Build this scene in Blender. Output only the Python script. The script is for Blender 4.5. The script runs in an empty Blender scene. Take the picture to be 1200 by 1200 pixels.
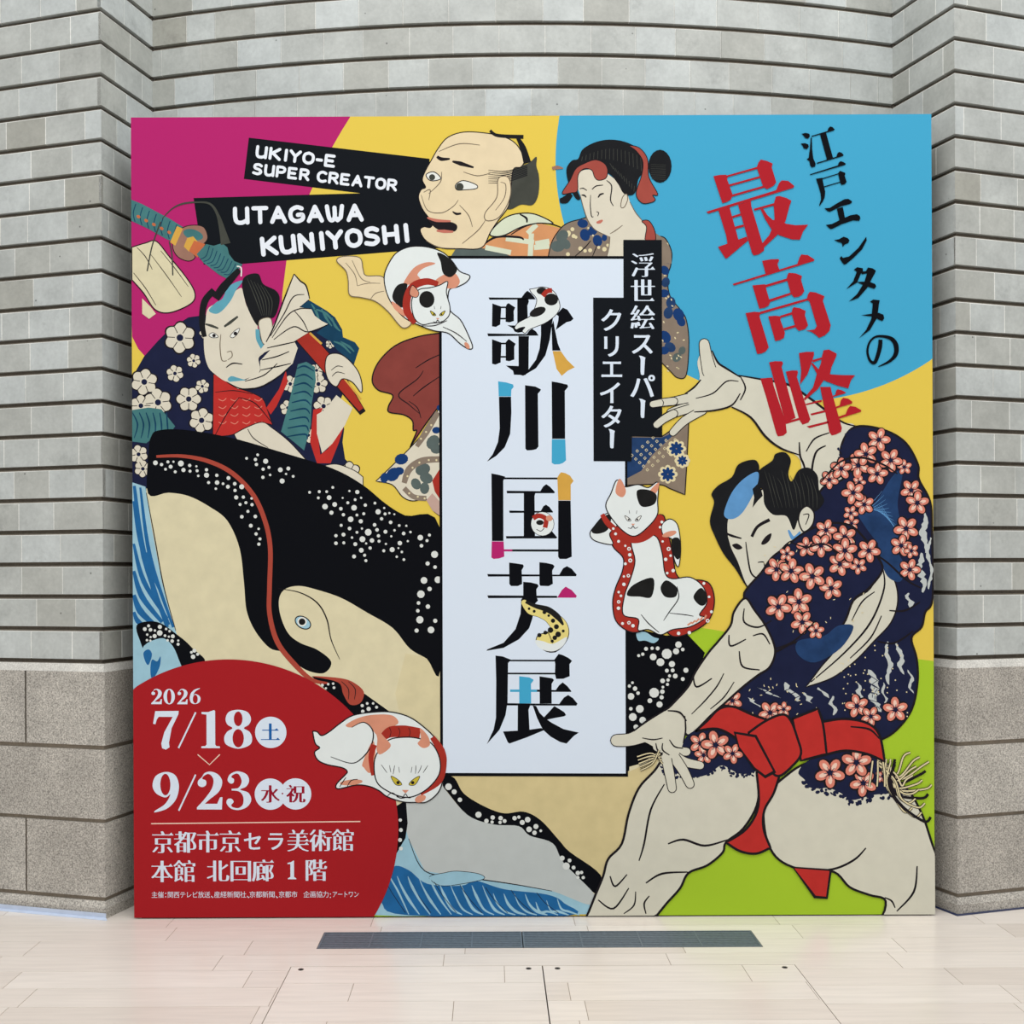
import bpy, math, random
import numpy as np
from mathutils import Vector
from mathutils.geometry import tessellate_polygon

scene = bpy.context.scene
col = scene.collection

# ------------------------------------------------------------------ camera, sky, lights, exposure
cam_data = bpy.data.cameras.new('camera')
cam_data.sensor_width = 36.0
cam_data.lens = 36.0 * 1300.0 / 1200.0
cam_data.shift_x = (600 - 575) / 1200.0
cam_data.shift_y = (675 - 600) / 1200.0
cam = bpy.data.objects.new('camera', cam_data)
cam.location = (0, -5.0, 1.5385)
cam.rotation_euler = (math.radians(90), 0, 0)
cam.rotation_mode = 'XYZ'
cam.matrix_world = cam.matrix_basis
col.objects.link(cam)
scene.camera = cam
ROLL = math.radians(0.25)
cam.rotation_euler = (math.radians(90), ROLL, 0)

world = bpy.data.worlds.new('atrium_light')
scene.world = world
world.use_nodes = True
wn = world.node_tree
wn.nodes.clear()
w_out = wn.nodes.new('ShaderNodeOutputWorld')
w_bg = wn.nodes.new('ShaderNodeBackground')
w_co = wn.nodes.new('ShaderNodeTexCoord')
w_sep = wn.nodes.new('ShaderNodeSeparateXYZ')
w_ramp = wn.nodes.new('ShaderNodeValToRGB')
w_ramp.color_ramp.elements[0].position = 0.35
w_ramp.color_ramp.elements[0].color = (0.50, 0.49, 0.47, 1)
w_ramp.color_ramp.elements[1].position = 0.95
w_ramp.color_ramp.elements[1].color = (1.0, 1.0, 1.0, 1)
w_map = wn.nodes.new('ShaderNodeMapRange')
w_map.inputs[1].default_value = -1
w_map.inputs[2].default_value = 1
wn.links.new(w_co.outputs['Generated'], w_sep.inputs[0])
wn.links.new(w_sep.outputs[2], w_map.inputs[0])
wn.links.new(w_map.outputs[0], w_ramp.inputs[0])
wn.links.new(w_ramp.outputs[0], w_bg.inputs[0])
wn.links.new(w_bg.outputs[0], w_out.inputs[0])
w_bg.inputs[1].default_value = 1.0

def area_light(name, loc, aim, sx, sy, power, color=(1, 1, 1)):
    d = bpy.data.lights.new(name, 'AREA')
    d.shape = 'RECTANGLE'; d.size = sx; d.size_y = sy; d.energy = power; d.color = color
    o = bpy.data.objects.new(name, d)
    o.location = loc
    o.rotation_euler = (Vector(aim) - Vector(loc)).to_track_quat('-Z', 'Y').to_euler()
    col.objects.link(o)
    return o
area_light('skylight_over_hall', (0.6, -3.4, 7.5), (0.2, -0.9, 0.0), 8.0, 4.0, 300)

scene.view_settings.view_transform = 'Standard'
scene.view_settings.look = 'None'
scene.view_settings.gamma = 1.0
scene.view_settings.use_curve_mapping = False
scene.view_settings.exposure = 0.0

# ------------------------------------------------------------------ helpers
def lin(c):
    out = []
    for v in c:
        v = v / 255.0
        out.append(v / 12.92 if v <= 0.04045 else ((v + 0.055) / 1.055) ** 2.4)
    return out

def nodes_of(name):
    m = bpy.data.materials.new(name)
    m.use_nodes = True
    nt = m.node_tree
    return m, nt, nt.nodes['Principled BSDF']

def tag(o, label=None, cat=None, group=None, kind=None):
    if label: o['label'] = label
    if cat: o['category'] = cat
    if group: o['group'] = group
    if kind: o['kind'] = kind
    return o

def empty(name, loc=(0, 0, 0)):
    o = bpy.data.objects.new(name, None)
    o.location = loc
    o.empty_display_size = 0.2
    col.objects.link(o)
    return o

class Mesh:
    """collects faces with materials, then links ONE mesh object"""
    def __init__(self):
        self.v = []; self.f = []; self.mi = []; self.mats = []; self.tone = []
    def mat(self, m):
        if m not in self.mats: self.mats.append(m)
        return self.mats.index(m)
    def face(self, pts, m, tone=0.5):
        b = len(self.v)
        self.v += [tuple(p) for p in pts]
        self.f.append(tuple(range(b, b + len(pts))))
        self.mi.append(self.mat(m)); self.tone.append(tone)
    def prism(self, foot, z0, z1, m, tone=0.5, top=True, bottom=True):
        """foot: counter-clockwise xy loop seen from above"""
        n = len(foot)
        lo = [(p[0], p[1], z0) for p in foot]; hi = [(p[0], p[1], z1) for p in foot]
        for i in range(n):
            j = (i + 1) % n
            self.face([lo[i], lo[j], hi[j], hi[i]], m, tone)
        if top: self.face(hi, m, tone)
        if bottom: self.face(lo[::-1], m, tone)
    def box(self, x0, x1, y0, y1, z0, z1, m, tone=0.5):
        self.prism([(x0, y0), (x1, y0), (x1, y1), (x0, y1)], z0, z1, m, tone)
    def build(self, name, parent=None, loc=(0, 0, 0)):
        me = bpy.data.meshes.new(name)
        me.from_pydata([(v[0] - loc[0], v[1] - loc[1], v[2] - loc[2]) for v in self.v], [], self.f)
        for m in self.mats: me.materials.append(m)
        me.polygons.foreach_set('material_index', self.mi)
        at = me.attributes.new('tone', 'FLOAT', 'FACE')
        at.data.foreach_set('value', self.tone)
        me.update()
        o = bpy.data.objects.new(name, me)
        col.objects.link(o)
        if parent:
            o.parent = parent
        else:
            o.location = loc
        return o

# ------------------------------------------------------------------ materials of the place
def stone_material(name, dark, light, speck, scale, rough, bump=0.12, pits=0.0):
    m, nt, b = nodes_of(name)
    N = nt.nodes.new; L = nt.links.new
    tc = N('ShaderNodeTexCoord')
    at = N('ShaderNodeAttribute'); at.attribute_name = 'tone'
    mix = N('ShaderNodeMix'); mix.data_type = 'RGBA'
    mix.inputs[6].default_value = (*lin(dark), 1); mix.inputs[7].default_value = (*lin(light), 1)
    L(at.outputs['Fac'], mix.inputs[0])
    n1 = N('ShaderNodeTexNoise'); n1.inputs['Scale'].default_value = 5; n1.inputs['Detail'].default_value = 8
    n1.inputs['Roughness'].default_value = 0.7
    L(tc.outputs['Object'], n1.inputs['Vector'])
    r1 = N('ShaderNodeMapRange'); r1.inputs[1].default_value = 0.3; r1.inputs[2].default_value = 0.7
    r1.inputs[3].default_value = 0.80; r1.inputs[4].default_value = 1.12
    L(n1.outputs['Fac'], r1.inputs[0])
    mul = N('ShaderNodeMix'); mul.data_type = 'RGBA'; mul.blend_type = 'MULTIPLY'; mul.inputs[0].default_value = 1
    L(mix.outputs[2], mul.inputs[6]); L(r1.outputs[0], mul.inputs[7])
    n2 = N('ShaderNodeTexNoise'); n2.inputs['Scale'].default_value = scale; n2.inputs['Detail'].default_value = 3
    L(tc.outputs['Object'], n2.inputs['Vector'])
    r2 = N('ShaderNodeMapRange'); r2.inputs[1].default_value = 0.3; r2.inputs[2].default_value = 0.7
    r2.inputs[3].default_value = 1 - speck; r2.inputs[4].default_value = 1 + speck
    L(n2.outputs['Fac'], r2.inputs[0])
    mul2 = N('ShaderNodeMix'); mul2.data_type = 'RGBA'; mul2.blend_type = 'MULTIPLY'; mul2.inputs[0].default_value = 1
    L(mul.outputs[2], mul2.inputs[6]); L(r2.outputs[0], mul2.inputs[7])
    last = mul2.outputs[2]
    if pits:
        n4 = N('ShaderNodeTexNoise'); n4.inputs['Scale'].default_value = 4.5; n4.inputs['Detail'].default_value = 12; n4.inputs['Roughness'].default_value = 0.78
        L(tc.outputs['Object'], n4.inputs['Vector'])
        r4 = N('ShaderNodeMapRange'); r4.inputs[1].default_value = 0.56; r4.inputs[2].default_value = 0.78
        r4.inputs[3].default_value = 1.0; r4.inputs[4].default_value = 0.62
        L(n4.outputs['Fac'], r4.inputs[0])
        mul4 = N('ShaderNodeMix'); mul4.data_type = 'RGBA'; mul4.blend_type = 'MULTIPLY'; mul4.inputs[0].default_value = 1
        L(last, mul4.inputs[6]); L(r4.outputs[0], mul4.inputs[7])
        last = mul4.outputs[2]
        vo = N('ShaderNodeTexVoronoi'); vo.inputs['Scale'].default_value = 8
        L(tc.outputs['Object'], vo.inputs['Vector'])
        r3 = N('ShaderNodeMapRange'); r3.inputs[1].default_value = 0.025; r3.inputs[2].default_value = 0.045
        r3.inputs[3].default_value = 0.25; r3.inputs[4].default_value = 1.0
        L(vo.outputs['Distance'], r3.inputs[0])
        mul3 = N('ShaderNodeMix'); mul3.data_type = 'RGBA'; mul3.blend_type = 'MULTIPLY'; mul3.inputs[0].default_value = pits
        L(last, mul3.inputs[6]); L(r3.outputs[0], mul3.inputs[7])
        last = mul3.outputs[2]
    L(last, b.inputs['Base Color'])
    b.inputs['Roughness'].default_value = rough
    bp = N('ShaderNodeBump'); bp.inputs['Strength'].default_value = bump; bp.inputs['Distance'].default_value = 0.004
    L(n2.outputs['Fac'], bp.inputs['Height']); L(bp.outputs[0], b.inputs['Normal'])
    return m

M_BRICK = stone_material('grey_glazed_brick', (163, 163, 154), (191, 197, 196), 0.05, 60, 0.5, 0.12, pits=0.85)
M_MORTAR = stone_material('pale_mortar', (220, 221, 216), (234, 235, 230), 0.08, 120, 0.9)
M_BED = stone_material('brown_bed_mortar', (104, 96, 86), (116, 108, 96), 0.15, 90, 0.95)
M_GRANITE = stone_material('washed_granite', (166, 161, 153), (184, 180, 172), 0.5, 150, 0.85, 0.45)
M_TOP_LIT = stone_material('plinth_top_skylit', (196, 194, 187), (206, 204, 197), 0.2, 150, 0.85, 0.3)  # granite made paler for the sky light falling on the plinth top
M_JOINT = stone_material('plinth_joint_mortar', (124, 114, 100), (134, 124, 110), 0.12, 90, 0.95)

def tile_material():
    m, nt, b = nodes_of('honed_limestone_tile')
    N = nt.nodes.new; L = nt.links.new
    tc = N('ShaderNodeTexCoord')
    at = N('ShaderNodeAttribute'); at.attribute_name = 'tone'
    mix = N('ShaderNodeMix'); mix.data_type = 'RGBA'
    mix.inputs[6].default_value = (*lin((222, 212, 202)), 1); mix.inputs[7].default_value = (*lin((236, 228, 219)), 1)
    L(at.outputs['Fac'], mix.inputs[0])
    mp = N('ShaderNodeMapping'); mp.inputs['Scale'].default_value = (3.0, 40.0, 1.0)
    L(tc.outputs['Object'], mp.inputs['Vector'])
    n1 = N('ShaderNodeTexNoise'); n1.inputs['Scale'].default_value = 1.0; n1.inputs['Detail'].default_value = 6
    L(mp.outputs[0], n1.inputs['Vector'])
    r1 = N('ShaderNodeMapRange'); r1.inputs[1].default_value = 0.3; r1.inputs[2].default_value = 0.7
    r1.inputs[3].default_value = 0.93; r1.inputs[4].default_value = 1.04
    L(n1.outputs['Fac'], r1.inputs[0])
    mul = N('ShaderNodeMix'); mul.data_type = 'RGBA'; mul.blend_type = 'MULTIPLY'; mul.inputs[0].default_value = 1
    L(mix.outputs[2], mul.inputs[6]); L(r1.outputs[0], mul.inputs[7])
    L(mul.outputs[2], b.inputs['Base Color'])
    b.inputs['Roughness'].default_value = 0.24
    b.inputs['Specular IOR Level'].default_value = 0.45
    return m
M_TILE = tile_material()

def plain(name, rgb, rough=0.5, metal=0.0, spec=0.3, noise=0.0, nscale=30):
    m, nt, b = nodes_of(name)
    c = lin(rgb)
    b.inputs['Base Color'].default_value = (*c, 1)
    b.inputs['Roughness'].default_value = rough
    b.inputs['Metallic'].default_value = metal
    b.inputs['Specular IOR Level'].default_value = spec
    if noise:
        N = nt.nodes.new; L = nt.links.new
        tc = N('ShaderNodeTexCoord')
        n = N('ShaderNodeTexNoise'); n.inputs['Scale'].default_value = nscale; n.inputs['Detail'].default_value = 5
        L(tc.outputs['Object'], n.inputs['Vector'])
        r = N('ShaderNodeMapRange'); r.inputs[1].default_value = 0.3; r.inputs[2].default_value = 0.7
        r.inputs[3].default_value = 1 - noise; r.inputs[4].default_value = 1 + noise
        L(n.outputs['Fac'], r.inputs[0])
        x = N('ShaderNodeMix'); x.data_type = 'RGBA'; x.blend_type = 'MULTIPLY'; x.inputs[0].default_value = 1
        x.inputs[6].default_value = (*c, 1)
        L(r.outputs[0], x.inputs[7]); L(x.outputs[2], b.inputs['Base Color'])
    return m
M_GROUT = plain('tile_grout', (150, 134, 118), 0.8)
M_STEEL = plain('grille_metal', (104, 116, 126), 0.5, 0.15, 0.4, 0.15, 60)
M_PIT = plain('dark_pit', (38, 40, 44), 0.9)
M_BOLT = plain('bolt_metal', (70, 64, 58), 0.5, 0.6)
M_FILM_PALE = plain('pale_blue_film', (196, 208, 228), 0.35, 0, 0.5, 0.06, 25)
M_FILM_NAVY = plain('navy_film', (44, 52, 84), 0.4, 0, 0.5, 0.1, 25)
M_CORE = plain('board_edge_white', (205, 205, 202), 0.6)

# ------------------------------------------------------------------ walls
rnd = random.Random(7)
CH = 0.148             # one brick course
ZP = 1.1437            # top of the plinth / first course
NC = 27                # courses above
BH = 0.1245             # brick height, the rest is the raked joint
REC = 0.022            # depth of the raked joint

def along(path):
    """sampled polyline with running length"""
    s = [0.0]
    for a, b in zip(path, path[1:]): s.append(s[-1] + math.hypot(b[0] - a[0], b[1] - a[1]))
    return s
def at_len(path, s, t):
    t = min(max(t, 0), s[-1])
    for i in range(len(s) - 1):
        if t <= s[i + 1] + 1e-9:
            k = (t - s[i]) / max(1e-9, s[i + 1] - s[i])
            a, b = path[i], path[i + 1]
            return (a[0] + (b[0] - a[0]) * k, a[1] + (b[1] - a[1]) * k), ((b[0] - a[0]), (b[1] - a[1]))
def normal(d):
    n = math.hypot(*d)
    return (d[1] / n, -d[0] / n)      # path runs left to right with the room towards -y

def trimmed(path, a, b):
    (x0, y0), (x1, y1) = path[0], path[1]; l = math.hypot(x1 - x0, y1 - y0)
    out = [(x0 + (x1 - x0) * a / l, y0 + (y1 - y0) * a / l)] + list(path[1:-1])
    (x0, y0), (x1, y1) = path[-2], path[-1]; l = math.hypot(x1 - x0, y1 - y0)
    return out + [(x1 - (x1 - x0) * b / l, y1 - (y1 - y0) * b / l)]
def brick_face(M, path, z0, ncourse, seed, ta=0, tb=0):
    """ta, tb = 1 where the face ends on an outer corner of a pier"""
    r = random.Random(seed)
    s = along(path); Ltot = s[-1]
    bedp = trimmed(path, ta * REC * 0.96, tb * REC * 0.96); beadp = trimmed(path, ta * 0.007, tb * 0.007)
    # deep joint bed
    for a, b in zip(bedp, bedp[1:]):
        n = normal((b[0] - a[0], b[1] - a[1]))
        p = [(a[0] - n[0] * REC, a[1] - n[1] * REC), (b[0] - n[0] * REC, b[1] - n[1] * REC)]
        q = [(b[0] - n[0] * 0.05, b[1] - n[1] * 0.05), (a[0] - n[0] * 0.05, a[1] - n[1] * 0.05)]
        M.prism(p + q, z0, z0 + ncourse * CH, M_BED)
    for k in range(ncourse):
        za = z0 + k * CH + (CH - BH) + r.uniform(-0.0008, 0.0008)
        zb = z0 + (k + 1) * CH
        # pale mortar flush strip that shows in the upright joints
        for a, b in zip(path, path[1:]):
            n = normal((b[0] - a[0], b[1] - a[1]))
            e = 0.0030 if len(path) > 2 else 0.0007
            M.prism([(a[0] - n[0] * e, a[1] - n[1] * e), (b[0] - n[0] * e, b[1] - n[1] * e),
                     (b[0] - n[0] * REC * 1.05, b[1] - n[1] * REC * 1.05), (a[0] - n[0] * REC * 1.05, a[1] - n[1] * REC * 1.05)],
                    za + 0.001, zb + 0.0022, M_MORTAR, r.random())
        # thin mortar bead lying in the raked joint
        for a, b in zip(beadp, beadp[1:]):
            n = normal((b[0] - a[0], b[1] - a[1]))
            M.prism([(a[0] - n[0] * 0.007, a[1] - n[1] * 0.007), (b[0] - n[0] * 0.007, b[1] - n[1] * 0.007),
                     (b[0] - n[0] * REC * 1.02, b[1] - n[1] * REC * 1.02), (a[0] - n[0] * REC * 1.02, a[1] - n[1] * REC * 1.02)],
                    z0 + k * CH + 0.003, z0 + k * CH + 0.008, M_BED, 0.9)
        t = -r.choice([0.0, 0.03, 0.07, 0.10, 0.12])
        while t < Ltot - 0.02:
            w = r.choice([0.19, 0.205, 0.21, 0.215, 0.15, 0.22])
            t0, t1 = max(0, t), min(Ltot, t + w)
            if Ltot - t1 < 0.065: t1 = Ltot
            g = 0.0025
            u0 = t0 + (g if t0 > 0 else 0); u1 = t1 - (g if t1 < Ltot else 0)
            if u1 - u0 > 0.012:
                (a, _), (b, d) = at_len(path, s, u0), at_len(path, s, u1)
                d = (b[0] - a[0], b[1] - a[1]); n = normal(d)
                j = r.uniform(-0.0006, 0.0012)
                A = (a[0] + n[0] * j, a[1] + n[1] * j); B = (b[0] + n[0] * j, b[1] + n[1] * j)
                foot = [A, B, (b[0] - n[0] * REC, b[1] - n[1] * REC), (a[0] - n[0] * REC, a[1] - n[1] * REC)]
                M.prism(foot, za, zb + r.uniform(-0.0015, 0), M_BRICK, min(1, max(0, r.gauss(0.62, 0.24))))
            t = t1

# plan of the wall, left to right
LO = (-4.90, 0.915); LC = (-1.757, 0.03); LR = (-1.639, 0.41)
RR = (1.970, 0.41); RC = (2.113, 0.03); RO = (5.15, 0.939)
arc = []
cx, half, sag = 0.5 * (LR[0] + RR[0]), 0.5 * (RR[0] - LR[0]), 0.24
Rw = (half * half + sag * sag) / (2 * sag)
for i in range(19):
    x = LR[0] + (RR[0] - LR[0]) * i / 18
    arc.append((x, 0.41 - sag + Rw - math.sqrt(Rw * Rw - (x - cx) ** 2)))

M = Mesh(); brick_face(M, [LO, LC], ZP, NC, 11, 0, 1); brick_face(M, [LC, LR], ZP, NC, 12, 1, 0)
tag(M.build('wall_left'), kind='structure')
M = Mesh(); brick_face(M, arc, ZP - 7 * CH, NC + 7, 13)
tag(M.build('wall_back'), kind='structure')
M = Mesh(); brick_face(M, [RR, RC], ZP, NC, 14, 0, 1); brick_face(M, [RC, RO], ZP, NC, 15, 1, 0)
tag(M.build('wall_right'), kind='structure')

# solid corner posts behind the two inner corners
for nm, (qx, sx) in {'left': (LR[0], -1), 'right': (RR[0], 1)}.items():
    M = Mesh(); M.box(min(qx + sx * 0.004, qx + sx * 0.12), max(qx + sx * 0.004, qx + sx * 0.12), 0.418, 0.56, 0.0, ZP + NC * CH, M_BED)
    tag(M.build('wall_corner_' + nm), kind='structure')

def offset_path(path, e):
    """push a 3-point polyline towards the room by e with a mitred corner"""
    a, b, c = path
    n1 = normal((b[0] - a[0], b[1] - a[1])); n2 = normal((c[0] - b[0], c[1] - b[1]))
    bis = (n1[0] + n2[0], n1[1] + n2[1]); l = math.hypot(*bis); bis = (bis[0] / l, bis[1] / l)
    k = e / (bis[0] * n1[0] + bis[1] * n1[1])
    return [(a[0] + n1[0] * e, a[1] + n1[1] * e), (b[0] + bis[0] * k, b[1] + bis[1] * k), (c[0] + n2[0] * e, c[1] + n2[1] * e)]

def plinth(path, name, seed, corner_len, long_seg):
    r = random.Random(seed)
    M = Mesh()
    def ring(e0, z0, e1, z1, m, tone=0.5):          # skirt between two offsets
        p, q = offset_path(path, e0), offset_path(path, e1)
        for i in range(2):
            M.face([(*p[i], z0), (*p[i + 1], z0), (*q[i + 1], z1), (*q[i], z1)], m, tone)
    P = 0.017
    ring(P, 1.112, 0.0, ZP + 0.004, M_TOP_LIT, 1.0)    # sloping top, sky light painted in as paler stone
    ring(P - 0.010, 0.0, P - 0.010, 1.11, M_JOINT)     # joint bed
    rows = [(0.779, 1.112), (0.446, 0.759), (0.094, 0.428)]
    for ri, (z0, z1) in enumerate(rows):
        full = offset_path(path, P); back = offset_path(path, -0.01)
        s = 0
        for i in range(2):
            a, b, ai, bi = full[i], full[i + 1], back[i], back[i + 1]
            L_ = math.hypot(b[0] - a[0], b[1] - a[1])
            if i == long_seg:
                first = corner_len[ri]
                cuts = [0, first]
                while cuts[-1] + 0.85 < L_: cuts.append(cuts[-1] + 0.85)
                cuts.append(L_)
                if i == 0: cuts = [L_ - c for c in cuts][::-1]
            else: cuts = [0, L_]
            for c0, c1 in zip(cuts, cuts[1:]):
                g = 0.004
                k0 = (c0 + (g if c0 > 0.001 else 0)) / L_; k1 = (c1 - (g if c1 < L_ - 0.001 else 0)) / L_
                q = lambda u, v, k: (u[0] + (v[0] - u[0]) * k, u[1] + (v[1] - u[1]) * k)
                M.prism([q(a, b, k0), q(a, b, k1), q(ai, bi, k1), q(ai, bi, k0)], z0, z1, M_GRANITE, r.uniform(0.2, 0.9))
    # foot moulding
    ring(P + 0.006, 0.0, P + 0.006, 0.045, M_GRANITE, 0.4)
    ring(P + 0.006, 0.045, P - 0.002, 0.075, M_GRANITE, 0.9)
    ring(P - 0.002, 0.075, 0.0, 0.075, M_GRANITE, 0.6)
    return tag(M.build(name), kind='structure')
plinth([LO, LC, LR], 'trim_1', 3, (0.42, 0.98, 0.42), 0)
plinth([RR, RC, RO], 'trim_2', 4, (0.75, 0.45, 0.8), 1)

# ------------------------------------------------------------------ floor
HATCH = [(-0.795, 0.197), (0.197, 1.193)]; HY = (-1.612, -0.621)
GRX = (-0.727, 1.120); GRY = (-0.413, -0.200)
holes = [(HATCH[0][0], HATCH[1][1], HY[0], HY[1]), (GRX[0], GRX[1], GRY[0], GRY[1])]
def cut(rects, h):
    out = []
    for x0, x1, y0, y1 in rects:
        hx0, hx1, hy0, hy1 = h
        if x1 <= hx0 or x0 >= hx1 or y1 <= hy0 or y0 >= hy1:
            out.append((x0, x1, y0, y1)); continue
        if y0 < hy0: out.append((x0, x1, y0, hy0))
        if y1 > hy1: out.append((x0, x1, hy1, y1))
        ya, yb = max(y0, hy0), min(y1, hy1)
        if x0 < hx0: out.append((x0, hx0, ya, yb))
        if x1 > hx1: out.append((hx1, x1, ya, yb))
    return out
TW, TL, GAP = 0.18, 0.90, 0.0012
def tile_rows(M, x0, x1, y0, y1, holes, seed, z=0.0, t=0.012, first=None):
    r = random.Random(seed)
    y = y1; row = 0
    while y > y0 + 1e-6:
        ya, yb = max(y0, y - TW), y
        x = x0 - r.uniform(0.05, TL)
        while x < x1:
            rects = [(max(x, x0) + (GAP if x > x0 else 0), min(x + TL, x1) - (GAP if x + TL < x1 else 0), ya + GAP * 0.6, yb - GAP * 0.6)]
            for h in holes: rects = cut(rects, h)
            tone = min(1, max(0, r.gauss(0.55, 0.27)))
            for q in rects:
                if q[1] - q[0] > 0.003 and q[3] - q[2] > 0.003:
                    M.box(q[0], q[1], q[2], q[3], z - t, z, M_TILE, tone)
            x += TL
        y -= TW
M = Mesh()
tile_rows(M, -5.2, 5.6, -4.9, 1.315, [(h[0] - 0.0008, h[1] + 0.0008, h[2] - 0.0008, h[3] + 0.0008) for h in holes], 21)
for q in cut(cut([(-5.2, 5.6, -4.9, 1.315)], holes[0]), holes[1]):
    M.box(*q, -0.05, -0.0012, M_GROUT)
for h in holes:
    M.box(*h, -0.09, -0.06, M_PIT)
tag(M.build('floor'), kind='structure')

def hatch(x0, x1, label, bolts, seed):
    root = tag(empty('floor_hatch', ((x0 + x1) / 2, (HY[0] + HY[1]) / 2, 0)), label, 'floor hatch', 'tiled access hatches in the floor')
    P = root.location
    m = Mesh(); g = 0.0022
    a, b, c, d = x0 + g, x1 - g, HY[0] + g, HY[1] - g
    m.box(a, b, c, d, -0.055, -0.0015, M_GROUT)
    tile_rows(m, a, b, c, d, [], seed)
    m.build('panel', root, P)
    for bx, by in bolts:
        k = Mesh()
        ring = [(bx + 0.011 * math.cos(i * math.pi / 8), by + 0.011 * math.sin(i * math.pi / 8)) for i in range(16)]
        k.prism(ring, -0.003, 0.0012, M_BOLT)
        inn = [(bx + 0.006 * math.cos(i * math.pi / 3), by + 0.006 * math.sin(i * math.pi / 3)) for i in range(6)]
        k.prism(inn, 0.0012, 0.0018, M_PIT)
        k.build('bolt', root, P)
    return root
hatch(*HATCH[0], 'left tiled floor hatch with two bolts, on the side of the red date circle', [(-0.75, -0.655), (0.142, -0.655)], 31)
hatch(*HATCH[1], 'right tiled floor hatch with two bolts, on the side of the red sash', [(0.255, -0.655), (1.145, -0.655)], 32)

def grille(x0, x1, label):
    root = tag(empty('floor_grille', ((x0 + x1) / 2, sum(GRY) / 2, 0)), label, 'floor grille', 'dark metal grilles in front of the banner')
    P = root.location; y0, y1 = GRY
    m = Mesh(); g = 0.002; w = 0.007
    for q in ((x0 + g, x1 - g, y0 + g, y0 + g + w), (x0 + g, x1 - g, y1 - g - w, y1 - g), (x0 + g, x0 + g + w, y0 + g + w, y1 - g - w), (x1 - g - w, x1 - g, y0 + g + w, y1 - g - w)):
        m.box(*q, -0.05, 0.001, M_STEEL)
    m.build('frame', root, P)
    m = Mesh(); n = 11; pitch = (y1 - y0 - 0.02) / n
    for i in range(n):
        yy = y0 + 0.01 + pitch * (i + 0.5)
        m.box(x0 + g + w, x1 - g - w, yy - pitch * 0.33, yy + pitch * 0.33, -0.03, -0.001, M_STEEL, rnd.random())
    m.build('slats', root, P)
    nb = 4
    for i in range(1, nb):
        m = Mesh(); xx = x0 + (x1 - x0) * i / nb
        m.box(xx - 0.003, xx + 0.003, y0 + g + w, y1 - g - w, -0.04, 0.0, M_STEEL)
        m.build('cross_bar', root, P)
GM = 0.128
grille(GRX[0], GM, 'left half of the long dark floor grille below the banner, nearer the red date circle')
grille(GM, GRX[1], 'right half of the long dark floor grille below the banner, nearer the green field')

def film(path, m, name, label, e0, e1, h, segs=(0, 1), fade=None):
    M = Mesh()
    p0, p1, p2 = offset_path(path, e0), offset_path(path, e1), offset_path(path, e0 - 0.001)
    for i in segs:
        n = 8
        for k in range(n):
            q = lambda p, t, z: (p[i][0] + (p[i + 1][0] - p[i][0]) * t, p[i][1] + (p[i + 1][1] - p[i][1]) * t, z)
            t0, t1 = k / n, (k + 1) / n
            w0 = 0.0015 + 0.002 * math.sin(3.1 * k + i) ** 2; w1 = 0.0015 + 0.002 * math.sin(3.1 * (k + 1) + i) ** 2
            M.face([q(p1, t0, w0), q(p1, t1, w1), q(p0, t1, 0.006), q(p0, t0, 0.006)], m)
            M.face([q(p0, t0, 0.006), q(p0, t1, 0.006), q(p0, t1, h), q(p0, t0, h)], m)
            M.face([q(p0, t0, h), q(p0, t1, h), q(p2, t1, h), q(p2, t0, h)], m)
            M.face([q(p1, t0, 0.0), q(p1, t1, 0.0), q(p1, t1, w1), q(p1, t0, w0)], m)
    o = M.build(name)
    return tag(o, label, 'protective film')
film([LO, LC, LR], M_FILM_PALE, 'protective_film', 'pale blue protective film along the foot of the left brick pier', 0.028, 0.046, 0.026, (0,))
film([RR, RC, RO], M_FILM_NAVY, 'protective_film', 'narrow navy blue film along the foot of the right brick pier', 0.028, 0.036, 0.006)

# ------------------------------------------------------------------ the banner: board and print
BX0, BX1, BZ0, BZ1 = -1.6125, 1.995, 0.006, 3.612
def P(x, y, off=0.0):
    """print coordinates -> point on the front of the board"""
    s = (x - 155.5) / 937.0
    yt = 139.5 + (134.2 - 139.5) * s; yb = 1079.0 + (1071.5 - 1079.0) * s
    v = (y - yt) / (yb - yt)
    xl = 155.5 + 0.5 * v; xr = 1092.5 + 2.5 * v
    u = (x - xl) / (xr - xl)
    u = min(1, max(0, u)); v = min(1, max(0, v))
    return (BX0 + (BX1 - BX0) * u, -off, BZ1 + (BZ0 - BZ1) * v)

M_BLOCKER = plain('light_blocker_dark', (70, 62, 54), 0.8)  # dark colour of the added light-blocking panels
banner = tag(empty('exhibition_banner', (0.19, 0, 0)), 'huge square printed banner with colourful figures and a white title column between brick piers', 'banner')
m = Mesh(); m.box(BX0, BX1, 0.0, 0.09, BZ0, BZ1, M_CORE)
m.build('board', banner, banner.location)
m = Mesh(); m.box(BX0 + 0.03, BX1 - 0.03, 0.008, 0.085, 0.0, BZ0, M_PIT)  # dark strip added to make the shadow line under the board
m.build('base_shadow_strip', banner, banner.location)
for bx in (BX0 + 0.004, BX1 - 0.024):  # unseen panels added behind the edges to darken the pier sides
    m = Mesh(); m.prism([(bx, 0.092), (bx + 0.02, 0.092), (bx + 0.02, 0.27), (bx, 0.27)], 0.0, BZ1 - 0.05, M_BLOCKER)
    m.build('side_light_blocker', banner, banner.location)

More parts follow.
